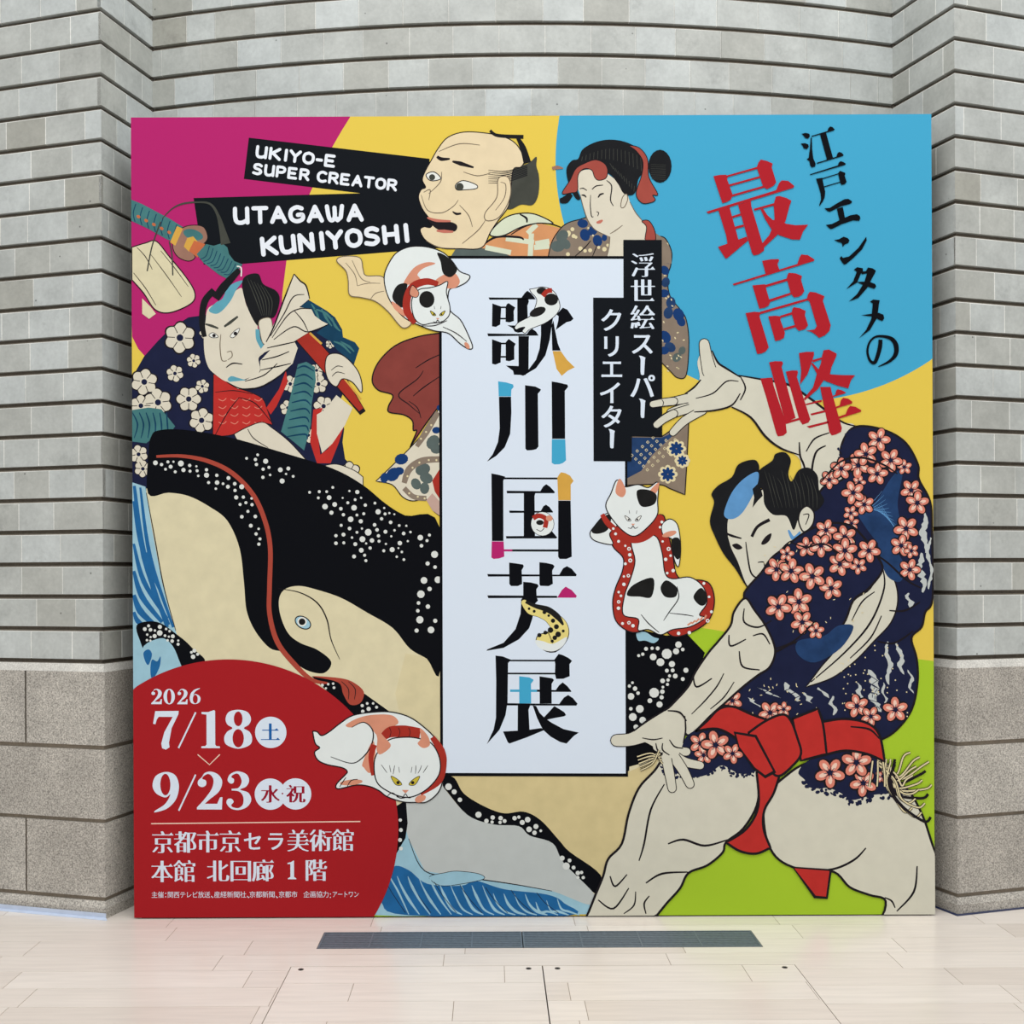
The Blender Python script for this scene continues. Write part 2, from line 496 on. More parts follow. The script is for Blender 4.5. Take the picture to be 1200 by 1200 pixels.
INK = {}
def ink(name, rgb, noise=0.0):
    if name not in INK:
        INK[name] = plain('print_' + name, rgb, 0.6, 0, 0.06, noise, 14)
    return name
for n, c, q in [('magenta', (176, 36, 106), 0), ('yellow', (221, 194, 80), 0), ('blue', (66, 162, 200), 0), ('lime', (161, 194, 48), 0),
                ('red', (161, 30, 36), 0), ('scarlet', (170, 32, 42), 0), ('panel', (212, 224, 238), 0), ('white', (226, 232, 240), 0),
                ('black', (8, 10, 16), 0), ('strip', (16, 20, 26), 0), ('cream', (212, 204, 170), 0.05), ('sand', (205, 190, 142), 0.05),
                ('sandpale', (209, 199, 160), 0.05), ('skin', (206, 204, 188), 0.03), ('face', (212, 206, 188), 0.03), ('navy', (27, 32, 60), 0.1), ('indigo', (34, 60, 100), 0.25),
                ('petal', (212, 128, 110), 0.06), ('petalpale', (232, 200, 182), 0), ('sash', (182, 48, 44), 0.06), ('brown', (132, 118, 104), 0.08),
                ('maroon', (130, 62, 56), 0.08), ('teal', (66, 116, 118), 0.12), ('tealdark', (22, 62, 88), 0.15), ('wave', (34, 98, 152), 0.12),
                ('wavepale', (150, 190, 206), 0.06), ('belly', (186, 192, 190), 0.03), ('cat', (220, 227, 226), 0.02), ('catorange', (208, 142, 116), 0.06),
                ('catblack', (28, 28, 28), 0.2), ('collar', (160, 48, 38), 0.08), ('ochre', (206, 160, 72), 0.05), ('line', (30, 26, 30), 0),
                ('softline', (112, 100, 84), 0), ('cap', (92, 146, 196), 0.1), ('captealblue', (92, 158, 176), 0.08), ('hair', (26, 27, 30), 0.12),
                ('hairgrey', (66, 68, 62), 0.15), ('rim', (164, 70, 56), 0.05), ('dot', (212, 216, 212), 0), ('oldskin', (222, 205, 170), 0.04),
                ('plaid', (206, 146, 100), 0.06), ('palegreen', (206, 214, 190), 0.03), ('ribbon', (158, 74, 64), 0.06), ('lip', (190, 112, 96), 0),
                ('slate', (86, 98, 96), 0.1), ('deepblue', (22, 56, 108), 0.06), ('pinkpale', (190, 160, 148), 0.06), ('dayblue', (24, 92, 160), 0),
                ('crimson', (146, 22, 44), 0), ('eyewhite', (224, 226, 220), 0), ('eyeyellow', (196, 178, 60), 0), ('eelyellow', (222, 208, 128), 0.05),
                ('straw', (216, 204, 164), 0), ('guard', (150, 112, 96), 0.08), ('orange', (190, 104, 66), 0.05)]:
    ink(n, c, q)

def smooth(pts, closed=True, n=5):
    q = []
    for p in pts:
        q.append((p[0], p[1]))
        if len(p) > 2: q.append((p[0], p[1]))       # a doubled point keeps its corner
    N = len(q); out = []
    rng = range(N) if closed else range(N - 1)
    for i in rng:
        if closed: p0, p1, p2, p3 = q[(i - 1) % N], q[i], q[(i + 1) % N], q[(i + 2) % N]
        else: p0, p1, p2, p3 = q[max(0, i - 1)], q[i], q[i + 1], q[min(N - 1, i + 2)]
        if p1 == p2: continue
        for k in range(n):
            t = k / n
            out.append(tuple(0.5 * (2 * p1[d] + (p2[d] - p0[d]) * t + (2 * p0[d] - 5 * p1[d] + 4 * p2[d] - p3[d]) * t * t
                                    + (3 * p1[d] - p0[d] - 3 * p2[d] + p3[d]) * t ** 3) for d in (0, 1)))
    if not closed: out.append(q[-1])
    return out

STEP = 2.0e-5
class Art:
    """flat print on the board: shapes are laid one over the other like ink"""
    def __init__(self, name, parent, base_mm):
        self.name, self.parent, self.off = name, parent, base_mm / 1000.0
        self.m = Mesh(); self.o = (0, 0, 1.0); self.k = 0; self.cyc = 5; self.lw = 1.2
    def org(self, ox=0, oy=0, s=1.0): self.o = (ox, oy, s); return self
    def T(self, p): return (self.o[0] + p[0] / self.o[2], self.o[1] + p[1] / self.o[2])
    def up(self): self.off += STEP
    def micro(self):
        self.k += 1
        return self.off + (self.k % self.cyc) * 3.8e-6
    def _fill(self, mat, loops):
        off = self.micro()
        loops3 = [[Vector((x, -y, 0)) for x, y in L] for L in loops]
        flat = [p for L in loops for p in L]
        for t in tessellate_polygon(loops3):
            a, b, c = (flat[i] for i in t)
            ar = (b[0] - a[0]) * (c[1] - a[1]) - (b[1] - a[1]) * (c[0] - a[0])
            if abs(ar) < 1e-7: continue
            if ar > 0: a, b = b, a          # face the room
            self.m.face([P(*a, off), P(*b, off), P(*c, off)], INK[mat])
    def poly(self, mat, pts, sm=False, holes=(), up=True):
        if up: self.up()
        pts = [tuple(p) for p in pts]
        loops = [smooth(pts) if sm else [p[:2] for p in pts]]
        for h in holes: loops.append(smooth(h) if sm else h)
        self._fill(mat, [[self.T(p) for p in L] for L in loops])
        return self
    def blob(self, mat, pts, line=None, w=1.0, up=True):
        """smooth filled shape with an optional ink outline"""
        self.poly(mat, pts, True, up=up)
        if line:
            L = smooth(pts); self.stroke(line, L + [L[0]], w * self.lw, sm=False)
        return self
    def oval(self, mat, x, y, rx, ry=None, rot=0, up=True, n=20):
        ry = rx if ry is None else ry
        c, s = math.cos(rot), math.sin(rot)
        if up: self.up()
        pts = [(x + rx * math.cos(a) * c - ry * math.sin(a) * s, y + rx * math.cos(a) * s + ry * math.sin(a) * c)
               for a in (2 * math.pi * i / n for i in range(n))]
        self._fill(mat, [[self.T(p) for p in pts]])
        return self
    def stroke(self, mat, pts, w, sm=True, up=True, cap=False):
        """w: one width or a width per point, in photo pixels when given as a number, always before scaling"""
        if up: self.up()
        ws = list(w) if isinstance(w, (list, tuple)) else [w] * len(pts)
        pts3 = [(p[0], p[1]) for p in pts]
        if sm and len(pts3) > 2:
            xs = smooth(pts3, False, 6)
            n = len(xs); src = np.linspace(0, 1, len(ws)); ws = list(np.interp(np.linspace(0, 1, n), src, ws)); pts3 = xs
        q = [self.T(p) for p in pts3]
        clean, cw = [q[0]], [ws[0]]
        for p, v in zip(q[1:], ws[1:]):
            if math.hypot(p[0] - clean[-1][0], p[1] - clean[-1][1]) > 1e-4: clean.append(p); cw.append(v)
        q, ws = clean, cw
        if len(q) < 2: return self
        Lf, Rt = [], []
        for i in range(len(q)):
            a, b = q[max(0, i - 1)], q[min(len(q) - 1, i + 1)]
            dx, dy = b[0] - a[0], b[1] - a[1]; l = math.hypot(dx, dy) or 1
            nx, ny = -dy / l, dx / l; h = ws[i] * 0.5
            Lf.append((q[i][0] + nx * h, q[i][1] + ny * h)); Rt.append((q[i][0] - nx * h, q[i][1] - ny * h))
        off = self.micro()
        for i in range(len(q) - 1):
            self.m.face([P(*Lf[i], off), P(*Lf[i + 1], off), P(*Rt[i + 1], off), P(*Rt[i], off)], INK[mat])
        if cap:
            keep = self.o; self.o = (0, 0, 1.0)
            for e, v in ((q[0], ws[0]), (q[-1], ws[-1])): self.oval(mat, e[0], e[1], v * 0.5, up=False, n=12)
            self.o = keep
        return self
    def line(self, pts, w=1.0, mat='line'):
        n = len(pts); w = w * self.lw
        return self.stroke(mat, pts, [w * (0.35 + 0.65 * math.sin(math.pi * (i + 0.35) / (n - 0.3))) for i in range(n)])
    def spots(self, mat, lst, up=True):
        if up: self.up()
        seen = []
        for s in lst:
            if any(abs(s[0] - q[0]) + abs(s[1] - q[1]) < 0.7 * s[2] for q in seen): continue
            seen.append(s); self.oval(mat, *s, up=False, n=10)
        return self
    def build(self):
        o = self.m.build(self.name, self.parent, banner.location)
        if self.parent is not banner: o.matrix_parent_inverse.identity()
        return o

# --- lettering made from the built-in font, reshaped into thick-and-thin type
GLY = {}
RES = 72
def glyph(ch, mode):
    key = (ch, mode)
    if key in GLY: return GLY[key]
    cu = bpy.data.curves.new('glyph', 'FONT'); cu.body = ch; cu.resolution_u = 3
    ob = bpy.data.objects.new('glyph', cu); col.objects.link(ob)
    dg = bpy.context.evaluated_depsgraph_get(); dg.update()
    ev = ob.evaluated_get(dg); me = ev.to_mesh(); me.calc_loop_triangles()
    v = np.array([w.co[:2] for w in me.vertices], dtype=float).reshape(-1, 2)
    tri = np.array([t.vertices[:] for t in me.loop_triangles], dtype=int).reshape(-1, 3)
    ev.to_mesh_clear(); bpy.data.objects.remove(ob); bpy.data.curves.remove(cu)
    PAD = 10; W = H = int(RES * 1.1) + 2 * PAD
    SS = 3
    big = np.zeros((H * SS, W * SS), bool)
    for t in tri:
        p = (v[t] + np.array([0, 0.2])) * RES * SS + PAD * SS
        x0, y0 = np.floor(p.min(0)).astype(int); x1, y1 = np.ceil(p.max(0)).astype(int) + 1
        x0, y0 = max(0, x0), max(0, y0); x1, y1 = min(W * SS, x1), min(H * SS, y1)
        if x1 <= x0 or y1 <= y0: continue
        gx, gy = np.meshgrid(np.arange(x0, x1) + .5, np.arange(y0, y1) + .5)
        (ax, ay), (bx, by), (cx_, cy_) = p
        d1 = (bx - ax) * (gy - ay) - (by - ay) * (gx - ax)
        d2 = (cx_ - bx) * (gy - by) - (cy_ - by) * (gx - bx)
        d3 = (ax - cx_) * (gy - cy_) - (ay - cy_) * (gx - cx_)
        big[y0:y1, x0:x1] |= ((d1 >= -1e-6) & (d2 >= -1e-6) & (d3 >= -1e-6)) | ((d1 <= 1e-6) & (d2 <= 1e-6) & (d3 <= 1e-6))
    A = big
    e, d = {'plain': (0, 0), 'kanji': (0.017, 0.030), 'kana': (-0.010, 0.020), 'lightkanji': (0.014, 0.034), 'bold': (-0.012, 0.014)}[mode]
    k = int(round(abs(e) * RES * SS)); B = A.copy()
    for i in range(1, k + 1):
        if e > 0: B &= np.roll(A, i, 0) & np.roll(A, -i, 0)
        else: B |= np.roll(A, i, 0) | np.roll(A, -i, 0)
    C = B.copy(); k = int(round(d * RES * SS))
    for i in range(1, k + 1): C |= np.roll(B, i, 1) | np.roll(B, -i, 1)
    if 'kanji' in mode:
        # little triangles on the right ends of the level strokes
        h = int(0.085 * RES * SS); wdt = int(0.15 * RES * SS); th = int(0.10 * RES * SS)
        run = np.zeros(A.shape, int)
        for y in range(1, A.shape[0]): run[y] = np.where(A[y], run[y - 1] + 1, 0)
        tot = run.copy()
        for y in range(A.shape[0] - 2, -1, -1): tot[y] = np.where(A[y] & A[y + 1], np.maximum(tot[y + 1], tot[y]), tot[y])
        thin = A & (tot <= th)
        for y in range(A.shape[0]):
            xs = np.flatnonzero(thin[y] & B[y])
            if len(xs) == 0: continue
            for seg in np.split(xs, np.flatnonzero(np.diff(xs) > 1) + 1):
                if len(seg) < 0.24 * RES * SS: continue
                xe = seg[-1]
                if A[y, xe + 2:xe + 5].any(): continue
                for j in range(h):
                    a = int(xe + 2 - wdt * 0.35 * (j / h) ** 0.8); b = int(xe - wdt * (1 - 0.62 * (j / h)))
                    if y + j < C.shape[0]: C[y + j, max(0, b):a] = True
    F = C.reshape(H, SS, W, SS).mean((1, 3))
    F[0] = F[-1] = 0; F[:, 0] = F[:, -1] = 0
    quads, cells = [], []
    ins = F >= 0.5
    for y in range(H - 1):
        full = ins[y, :-1] & ins[y, 1:] & ins[y + 1, :-1] & ins[y + 1, 1:]
        anyv = ins[y, :-1] | ins[y, 1:] | ins[y + 1, :-1] | ins[y + 1, 1:]
        xs = np.flatnonzero(full)
        if len(xs):
            for seg in np.split(xs, np.flatnonzero(np.diff(xs) > 1) + 1):
                quads.append([(seg[0], y), (seg[-1] + 1, y), (seg[-1] + 1, y + 1), (seg[0], y + 1)])
        for x in np.flatnonzero(anyv & ~full):
            cs = [(x, y), (x + 1, y), (x + 1, y + 1), (x, y + 1)]; poly = []
            for i in range(4):
                a, b = cs[i], cs[(i + 1) % 4]; fa, fb = F[a[1], a[0]], F[b[1], b[0]]
                if fa >= .5: poly.append(a)
                if (fa >= .5) != (fb >= .5):
                    t = (.5 - fa) / (fb - fa); poly.append((a[0] + (b[0] - a[0]) * t, a[1] + (b[1] - a[1]) * t))
            if len(poly) > 2: cells.append(poly)
    ys, xs = np.nonzero(ins)
    box = (xs.min(), xs.max() + 1, ys.min(), ys.max() + 1) if len(xs) else (0, 1, 0, 1)
    sc = lambda p: ((p[0] - PAD) / RES, (p[1] - PAD) / RES - 0.2)
    GLY[key] = ([[sc(p) for p in q] for q in quads + cells], (*sc((box[0], box[2])), *sc((box[1], box[3]))))
    return GLY[key]

def put_glyph(A, mat, ch, x, y, em, mode, wx=None, fit=None, slope=0.0):
    """centre of the em box at x, y; em in photo pixels; fit = (x0,x1,y0,y1) puts the ink box there"""
    polys, (bx0, by0, bx1, by1) = glyph(ch, mode)
    wx = em if wx is None else wx
    for q in polys:
        pts = []
        for p in q:
            if fit:
                X = fit[0] + (p[0] - bx0) / (bx1 - bx0) * (fit[1] - fit[0]); Y = fit[3] - (p[1] - by0) / (by1 - by0) * (fit[3] - fit[2])
            else:
                X = x + (p[0] - 0.5) * wx; Y = y - (p[1] - 0.38) * em
            pts.append(P(X, Y + slope * (X - x), A.off))
        A.m.face(pts, INK[mat])

# ------------------------------------------------------------------ printed colour fields
A = Art('colour_fields', banner, 0.3)
E_ = [(155.5, 139.5), (1092.5, 134.2), (1095, 1071.5), (156, 1079)]
A.poly('yellow', [(150, 130), (1100, 130), (1100, 1085), (150, 1085)])
A.poly('magenta', [(150, 130), (412, 130), (412, 139), (402, 155), (383, 188), (364, 230), (348, 270), (337, 308), (332, 347), (331, 380), (300, 440), (171, 420), (163, 411), (156, 397), (150, 385)])
A.poly('blue', [(933.5 + 281 * math.cos(a), 190 + 281 * math.sin(a)) for a in (math.pi * (-.1 + 1.24 * i / 300) - .32 for i in range(301))] + [(657, 138), (657.5, 130), (1100, 125)])
A.poly('lime', [(805, 735), (830, 738), (900, 750), (1000, 764), (1100, 775), (1100, 1085), (690, 1085), (740, 900)])
A.poly('lime', [(420, 1068), (500, 1060), (500, 1085), (420, 1085)])
A.build()

# ------------------------------------------------------------------ whale and waves
W = Art('whale_picture', banner, 1.6)
W.poly('cream', [(172, 575), (260, 590), (520, 640), (520, 911), (737, 911), (737, 900), (772, 890), (745, 950), (712, 1020), (690, 1060), (690, 1073), (560, 1060), (470, 1000), (440, 930), (170, 800)])
W.poly('wavepale', [(436, 1075), (425, 1060), (450, 960), (480, 940), (500, 1000), (640, 1030), (694, 1058), (686, 1073), (470, 1076)])
W.poly('cream', [(172, 580), (215, 572), (262, 600), (520, 690), (520, 911), (736, 905), (790, 870), (775, 905), (745, 950), (728, 1000), (706, 1030), (690, 1050), (600, 1000), (520, 930), (460, 935), (268, 773), (215, 765), (190, 690)])
W.poly('sandpale', [(475, 768), (500, 772), (520, 790), (520, 915), (500, 925), (486, 880), (470, 850), (463, 815)])
W.poly('sand', [(520, 905), (738, 905), (772, 890), (756, 925), (738, 985), (705, 1030), (690, 1035), (620, 960), (540, 950), (515, 922)])
W.poly('black', [(175, 530), (178, 514), (186, 507), (215, 506), (270, 515), (330, 532), (390, 551), (425, 570), (452, 592), (475, 606), (516, 621), (516, 786), (500, 774), (480, 762), (460, 738), (430, 720), (400, 703), (370, 693), (350, 689), (334, 693), (327, 705), (329, 725), (338, 745), (352, 756), (372, 764), (388, 778), (380, 791), (362, 789), (345, 779), (333, 767), (316, 762), (299, 742), (289, 718), (286, 685), (281, 645), (267, 613), (247, 597), (222, 584), (198, 580), (174, 581)], sm=True)
W.poly('black', [(365, 795), (398, 797), (428, 816), (456, 836), (470, 850), (420, 848)])
W.poly('black', [(518, 910), (532, 914), (543, 932), (567, 947), (590, 955), (613, 953), (633, 963), (655, 987), (667, 1000), (703, 1027), (697, 1049), (660, 1013), (647, 990), (620, 981), (607, 970), (577, 968), (547, 957), (520, 926), (510, 918)], sm=True)
W.poly('belly', [(474, 942), (515, 920), (520, 926), (547, 957), (577, 968), (607, 970), (620, 981), (647, 990), (660, 1013), (696, 1050), (690, 1062), (646, 1046), (600, 1038), (543, 1030), (497, 1023), (478, 985)], sm=True)
W.poly('black', [(462, 948), (475, 940), (477, 967), (472, 1000), (462, 1020), (455, 1010)])
W.poly('wavepale', [(440, 1075), (425, 1062), (455, 1018), (474, 985), (478, 985), (497, 1023), (543, 1030), (600, 1038), (646, 1046), (668, 1060), (694, 1062), (688, 1073), (470, 1076)])
W.line([(478, 985), (497, 1023), (543, 1030), (600, 1038), (646, 1046)], 1.2)
r_ = random.Random(5)
W.poly('wave', [(446, 1040), (460, 1018), (478, 1022), (500, 1038), (540, 1040), (556, 1034), (590, 1044), (640, 1050), (660, 1060), (664, 1075), (478, 1075), (446, 1060)], sm=True)
W.blob('wavepale', [(502, 1030), (520, 1025), (535, 1023), (560, 1026), (566, 1032), (540, 1038), (515, 1040)], 'line', .6)
W.up(); W.cyc = 20
for i in range(17):
    x = 452 + i * 12.5; y = 1020 + min(i, 14) * 2.2 + (i * 7) % 9
    W.stroke('wavepale', [(x, y), (x + 5, y + 12), (x + 14, min(1070, y + 28)), (x + 26, 1074)], [.5, 1.5 + (i % 3) * .9, 2.4 + (i % 2), 1.0], up=False)
for i in range(7):
    x = 448 + i * 30; W.stroke('line', [(x, 1030 + i * 3), (x + 10, 1048 + i * 2), (x + 26, 1072)], .7, up=False)
W.off += 8e-5; W.cyc = 5
# sea on the left
W.poly('wavepale', [(155, 568), (171, 573), (178, 620), (190, 685), (203, 735), (215, 768), (240, 790), (200, 815), (155, 812)])
W.up(); W.cyc = 20; W.k = 0
for a, b, w in [((158, 572), (196, 738), 7), ((165, 574), (203, 738), 5), ((157, 590), (190, 700), 5), ((157, 640), (196, 728), 6), ((157, 672), (190, 732), 7), ((157, 700), (184, 738), 8), ((157, 720), (176, 742), 6), ((173, 650), (198, 735), 6)]:
    W.stroke('wave', [a, (a[0] + (b[0] - a[0]) * .35 - 2, a[1] + (b[1] - a[1]) * .5), b], [w * .5, w, w * .6], up=False)
W.off += 8e-5; W.cyc = 5
W.line([(172, 580), (182, 635), (192, 690), (206, 742)], 1.1)
W.poly('black', [(160, 736), (175, 731), (190, 734), (208, 747), (217, 754), (226, 763), (240, 778), (212, 786), (207, 770), (200, 758), (187, 751), (172, 768), (164, 754)], sm=True)
W.poly('wavepale', [(166, 765), (187, 751), (200, 757), (209, 775), (214, 800), (176, 806)], sm=True)
W.blob('wave', [(168, 768), (174, 764), (178, 770), (174, 782), (170, 778)]); W.blob('wave', [(176, 786), (178, 776), (184, 778), (188, 772), (187, 784), (181, 796), (177, 797)])
W.stroke('rim', [(184, 537.5), (214, 537), (245, 543), (273, 557), (297, 582), (311, 613), (317, 645), (316, 690), (316, 722), (325, 755), (345, 781), (365, 799), (384, 803)], [3, 4, 5, 5.5, 5.5, 5.5, 5.5, 5.5, 5.5, 6, 6, 5, 2])
W.blob('rim', [(366, 795), (398, 797), (414, 802), (426, 813), (422, 826), (410, 828), (402, 816), (396, 802)])
W.line([(400, 801), (408, 810), (408, 822)], .9); W.line([(408, 801), (416, 810), (415, 822)], .9)
W.stroke('line', [(326, 692), (352, 697), (372, 709), (383, 728), (388, 752), (398, 775)], [.5, 1.2, 1.6, 1.6, 1.2, .5])
# plain round eye
W.oval('line', 355, 732, 10.5, 7.2, 0.55); W.oval('wavepale', 355, 732, 9.2, 6.0, 0.55); W.oval('eyewhite', 354, 731, 5.6); W.oval('catblack', 354, 731, 3.9)
# speckles
def sp(lst, ox, oy, s, k=1.0): return [(ox + a / s, oy + b / s, c / s * k) for a, b, c in lst]
D = []
D += sp([(197, 690, 17), (240, 702, 12), (285, 683, 11), (324, 682, 8), (304, 717, 14), (268, 735, 10), (336, 753, 11), (376, 694, 21), (394, 740, 15), (438, 708, 12), (440, 748, 11), (485, 714, 8), (490, 745, 11), (498, 781, 9), (556, 738, 12), (556, 776, 18), (628, 777, 12), (570, 828, 11), (630, 828, 16), (672, 836, 10), (710, 796, 14), (706, 857, 14), (754, 836, 13), (803, 857, 18), (621, 871, 9), (756, 883, 12), (764, 932, 15), (814, 930, 12), (872, 939, 9), (832, 969, 11), (791, 982, 11), (875, 983, 12), (846, 1030, 11), (803, 1068, 13), (898, 1066, 13), (866, 1131, 14), (921, 1153, 9), (838, 657, 10), (916, 632, 10), (900, 665, 12), (907, 700, 12), (972, 677, 18), (954, 733, 12), (995, 720, 11), (952, 790, 12), (1003, 773, 9), (1075, 737, 17), (1131, 728, 14), (1115, 766, 8), (1165, 783, 10), (1087, 816, 18)], 150, 430, 6)
D += sp([(921, 14, 11), (903, 49, 12), (930, 84, 11), (922, 121, 12)], 150, 620, 6)
D += sp([(363, 860, 10), (200, 895, 10), (268, 890, 11), (320, 890, 10), (261, 934, 10), (337, 932, 17), (480, 885, 8), (535, 892, 15), (432, 934, 7), (520, 946, 10), (562, 933, 8), (308, 995, 20), (376, 980, 17), (419, 1010, 13), (468, 968, 11), (512, 1003, 20), (591, 984, 12), (659, 970, 10), (353, 1038, 15), (437, 1052, 12), (532, 1054, 10), (580, 1045, 11), (488, 1084, 20), (559, 1098, 15), (681, 1031, 19), (724, 1004, 8), (730, 1046, 11), (760, 1040, 8), (795, 1048, 7), (705, 1080, 12), (769, 1105, 13), (421, 1127, 11), (480, 1149, 13), (656, 1123, 13), (673, 1158, 13), (567, 1149, 8), (829, 1127, 10), (879, 1129, 8), (796, 1161, 9), (732, 1171, 14), (532, 1176, 10), (611, 1175, 24), (437, 1192, 14), (860, 1183, 13), (908, 1173, 9), (384, 1200, 12)], 330, 430, 6)
D += sp([(385, 66, 16), (437, 57, 18), (384, 113, 13), (439, 110, 11), (533, 38, 11), (497, 73, 9), (570, 84, 21), (637, 93, 16), (683, 60, 12), (687, 98, 11), (520, 119, 14), (562, 162, 17), (624, 146, 12), (511, 206, 14), (585, 197, 11), (594, 235, 11), (596, 114, 8), (773, 63, 8), (735, 117, 8), (720, 165, 11), (779, 157, 18), (833, 111, 16), (823, 146, 7), (847, 173, 9), (811, 207, 9), (861, 227, 10), (889, 97, 8), (977, 72, 20), (1024, 93, 11), (985, 129, 13), (1041, 54, 11), (1077, 190, 25), (1028, 254, 15), (1080, 279, 13), (1002, 373, 24), (1041, 433, 16), (980, 470, 27), (963, 532, 13), (1029, 557, 16), (958, 587, 13), (972, 650, 26), (1080, 657, 15), (949, 726, 15), (1050, 721, 24), (1100, 368, 24)], 330, 620, 6)
D += sp([(145, 698, 11), (118, 721, 14), (158, 726, 13), (189, 731, 9), (224, 705, 15), (268, 720, 9), (223, 748, 20), (187, 770, 15), (260, 767, 10), (292, 735, 9), (315, 771, 14), (287, 774, 8), (278, 800, 9), (310, 805, 13), (353, 801, 8), (352, 827, 11), (135, 760, 9), (159, 777, 8), (133, 799, 9), (157, 802, 8), (445, 884, 10), (466, 872, 14), (489, 897, 11), (457, 915, 16)], 150, 620, 6)
D += sp([(285, 1112, 11), (326, 1105, 9), (361, 1101, 9), (367, 1130, 10), (310, 1134, 8)], 330, 620, 6)
D += sp([(428, 195, 13), (467, 178, 11), (478, 220, 17), (513, 177, 10), (540, 207, 12), (432, 240, 14)], 360, 800, 6.667)
D += sp([(375, 372, 12), (395, 390, 9), (415, 418, 8), (480, 470, 11), (508, 492, 8), (530, 480, 8), (528, 496, 6), (558, 482, 8), (556, 497, 6), (572, 492, 7), (607, 482, 8), (622, 478, 6), (634, 497, 9), (653, 487, 10), (658, 521, 10), (682, 511, 9), (677, 533, 8), (699, 526, 5), (774, 622, 9), (788, 650, 13), (800, 630, 7), (814, 655, 7), (829, 674, 8), (829, 690, 6), (842, 672, 6), (848, 690, 6), (205, 490, 6), (207, 525, 7), (204, 560, 7), (207, 590, 7)], 400, 800, 3)
W.spots('dot', D)
W.build()

# the speckled dark shape behind the large man's hand
B_ = Art('speckled_shape_picture', banner, 0.7)
B_.poly('black', [(733, 735), (780, 746), (806, 745), (826, 766), (815, 800), (800, 840), (790, 890), (768, 903), (757, 918), (747, 915), (738, 912), (733, 908)])
B_.spots('dot', sp([(342, 190, 14), (385, 186, 12), (424, 187, 14), (290, 238, 11), (319, 228, 12), (392, 247, 24), (443, 284, 28), (488, 225, 36), (553, 207, 22), (570, 160, 23), (600, 194, 13), (524, 297, 22), (488, 343, 14), (529, 341, 14), (507, 380, 11), (547, 381, 17), (458, 415, 17), (496, 409, 12), (492, 440, 11), (460, 459, 10), (456, 491, 16), (398, 499, 35), (451, 531, 15), (368, 555, 17), (436, 581, 22), (246, 429, 10), (224, 452, 12), (264, 470, 16), (285, 502, 13), (235, 525, 24), (234, 612, 13), (297, 613, 28), (248, 670, 28), (317, 692, 24), (270, 740, 18), (622, 340, 18), (600, 402, 14), (600, 195, 12)], 700, 730, 6))
B_.blob('wavepale', [(746, 743), (756, 742), (766, 748), (772, 750), (766, 755), (756, 752), (748, 752)])
B_.build()

def petals(A, mat, x, y, r, rot, d, a_, b_, n=12):
    for k in range(5):
        a = rot + k * 2 * math.pi / 5
        A.oval(mat, x + r * d * math.cos(a), y + r * d * math.sin(a), r * a_, r * b_, a, up=False, n=n)
def flowers(A, lst):
    for s in range(3):
        fl = [(x, y, r, i * 0.7) for i, (x, y, r) in enumerate(lst) if i % 3 == s]
        A.up()
        for x, y, r, t in fl: A.k = 0; petals(A, 'line', x, y, r, t, .57, .50, .45)
        A.up()
        for x, y, r, t in fl: petals(A, 'petal', x, y, r, t, .58, .42, .305)
        A.up()
        for x, y, r, t in fl: petals(A, 'petalpale', x, y, r, t, .50, .27, .14, 8)
        A.up()
        for x, y, r, t in fl:
            A.oval('navy', x, y, r * .17, up=False, n=8)
            for k in range(10):
                a = t + k * math.pi / 5 + .16; q = .5 if k % 2 else .42
                A.stroke('navy', [(x + r * .1 * math.cos(a), y + r * .1 * math.sin(a)), (x + r * q * math.cos(a), y + r * q * math.sin(a))], [1.0, .6], sm=False, up=False)
    A.up()
def scallop(x, y, q, n=6, t=0.0):
    return [(x + q * (.86 + .14 * abs(math.cos(n * (a + t) / 2)) * 1.6 - .12) * math.cos(a), y + q * (.86 + .14 * abs(math.cos(n * (a + t) / 2)) * 1.6 - .12) * math.sin(a)) for a in (2 * math.pi * i / 48 for i in range(48))]
def hem(A, mat, pts, r, seed):
    """ragged leafy edge"""
    rr = random.Random(seed); A.up()
    L = smooth(pts, False, 8); A.cyc = 20; A.k = 0
    for x, y in L:
        for _ in range(2): A.oval(mat, x + rr.uniform(-r, r), y + rr.uniform(-r, r), rr.uniform(.5, 1) * r * .6, rr.uniform(.4, 1) * r * .5, rr.uniform(0, 3), up=False, n=7)
    A.cyc = 5; A.off += 7e-5

# ------------------------------------------------------------------ young man with the sword (upper left)
S = Art('swordsman_picture', banner, 0.6)
S.poly('navy', [(150, 445), (170, 420), (186, 402), (200, 388), (222, 374), (245, 371), (300, 400), (345, 372), (352, 357), (362, 353), (384, 366), (394, 374), (402, 388), (403, 397), (417, 403), (422, 410), (416, 428), (412, 440), (400, 470), (404, 505), (402, 520), (405, 540), (426, 562), (427, 578), (330, 560), (180, 585), (150, 580)])
# pale round blossoms strewn over the dark coat
r_ = random.Random(3)
S.up()
pale = [(212, 398, 20), (170, 450, 17), (186, 474, 18), (222, 470, 16), (237, 495, 16), (206, 440, 11), (166, 478, 14), (228, 425, 9), (163, 535, 12), (168, 552, 11), (341, 452, 11), (338, 480, 10), (374, 452, 12), (380, 478, 13), (362, 512, 10), (372, 436, 9), (410, 556, 14), (242, 392, 8), (238, 455, 9), (388, 405, 6)]
for x, y, q in pale: S.poly('line', scallop(x, y, q * 1.04, 6, x), up=False)
S.up()
for x, y, q in pale: S.poly('face', scallop(x, y, q * .93, 6, x), up=False)
S.up()
for x, y, q in pale:
    for k in range(6):
        a = (k + .5) * math.pi / 3 - x
        S.stroke('line', [(x + q * .3 * math.cos(a), y + q * .3 * math.sin(a)), (x + q * .8 * math.cos(a), y + q * .8 * math.sin(a))], .9, sm=False, up=False)
S.up()
for x, y, q in pale: S.oval('navy', x, y, q * .20, up=False)
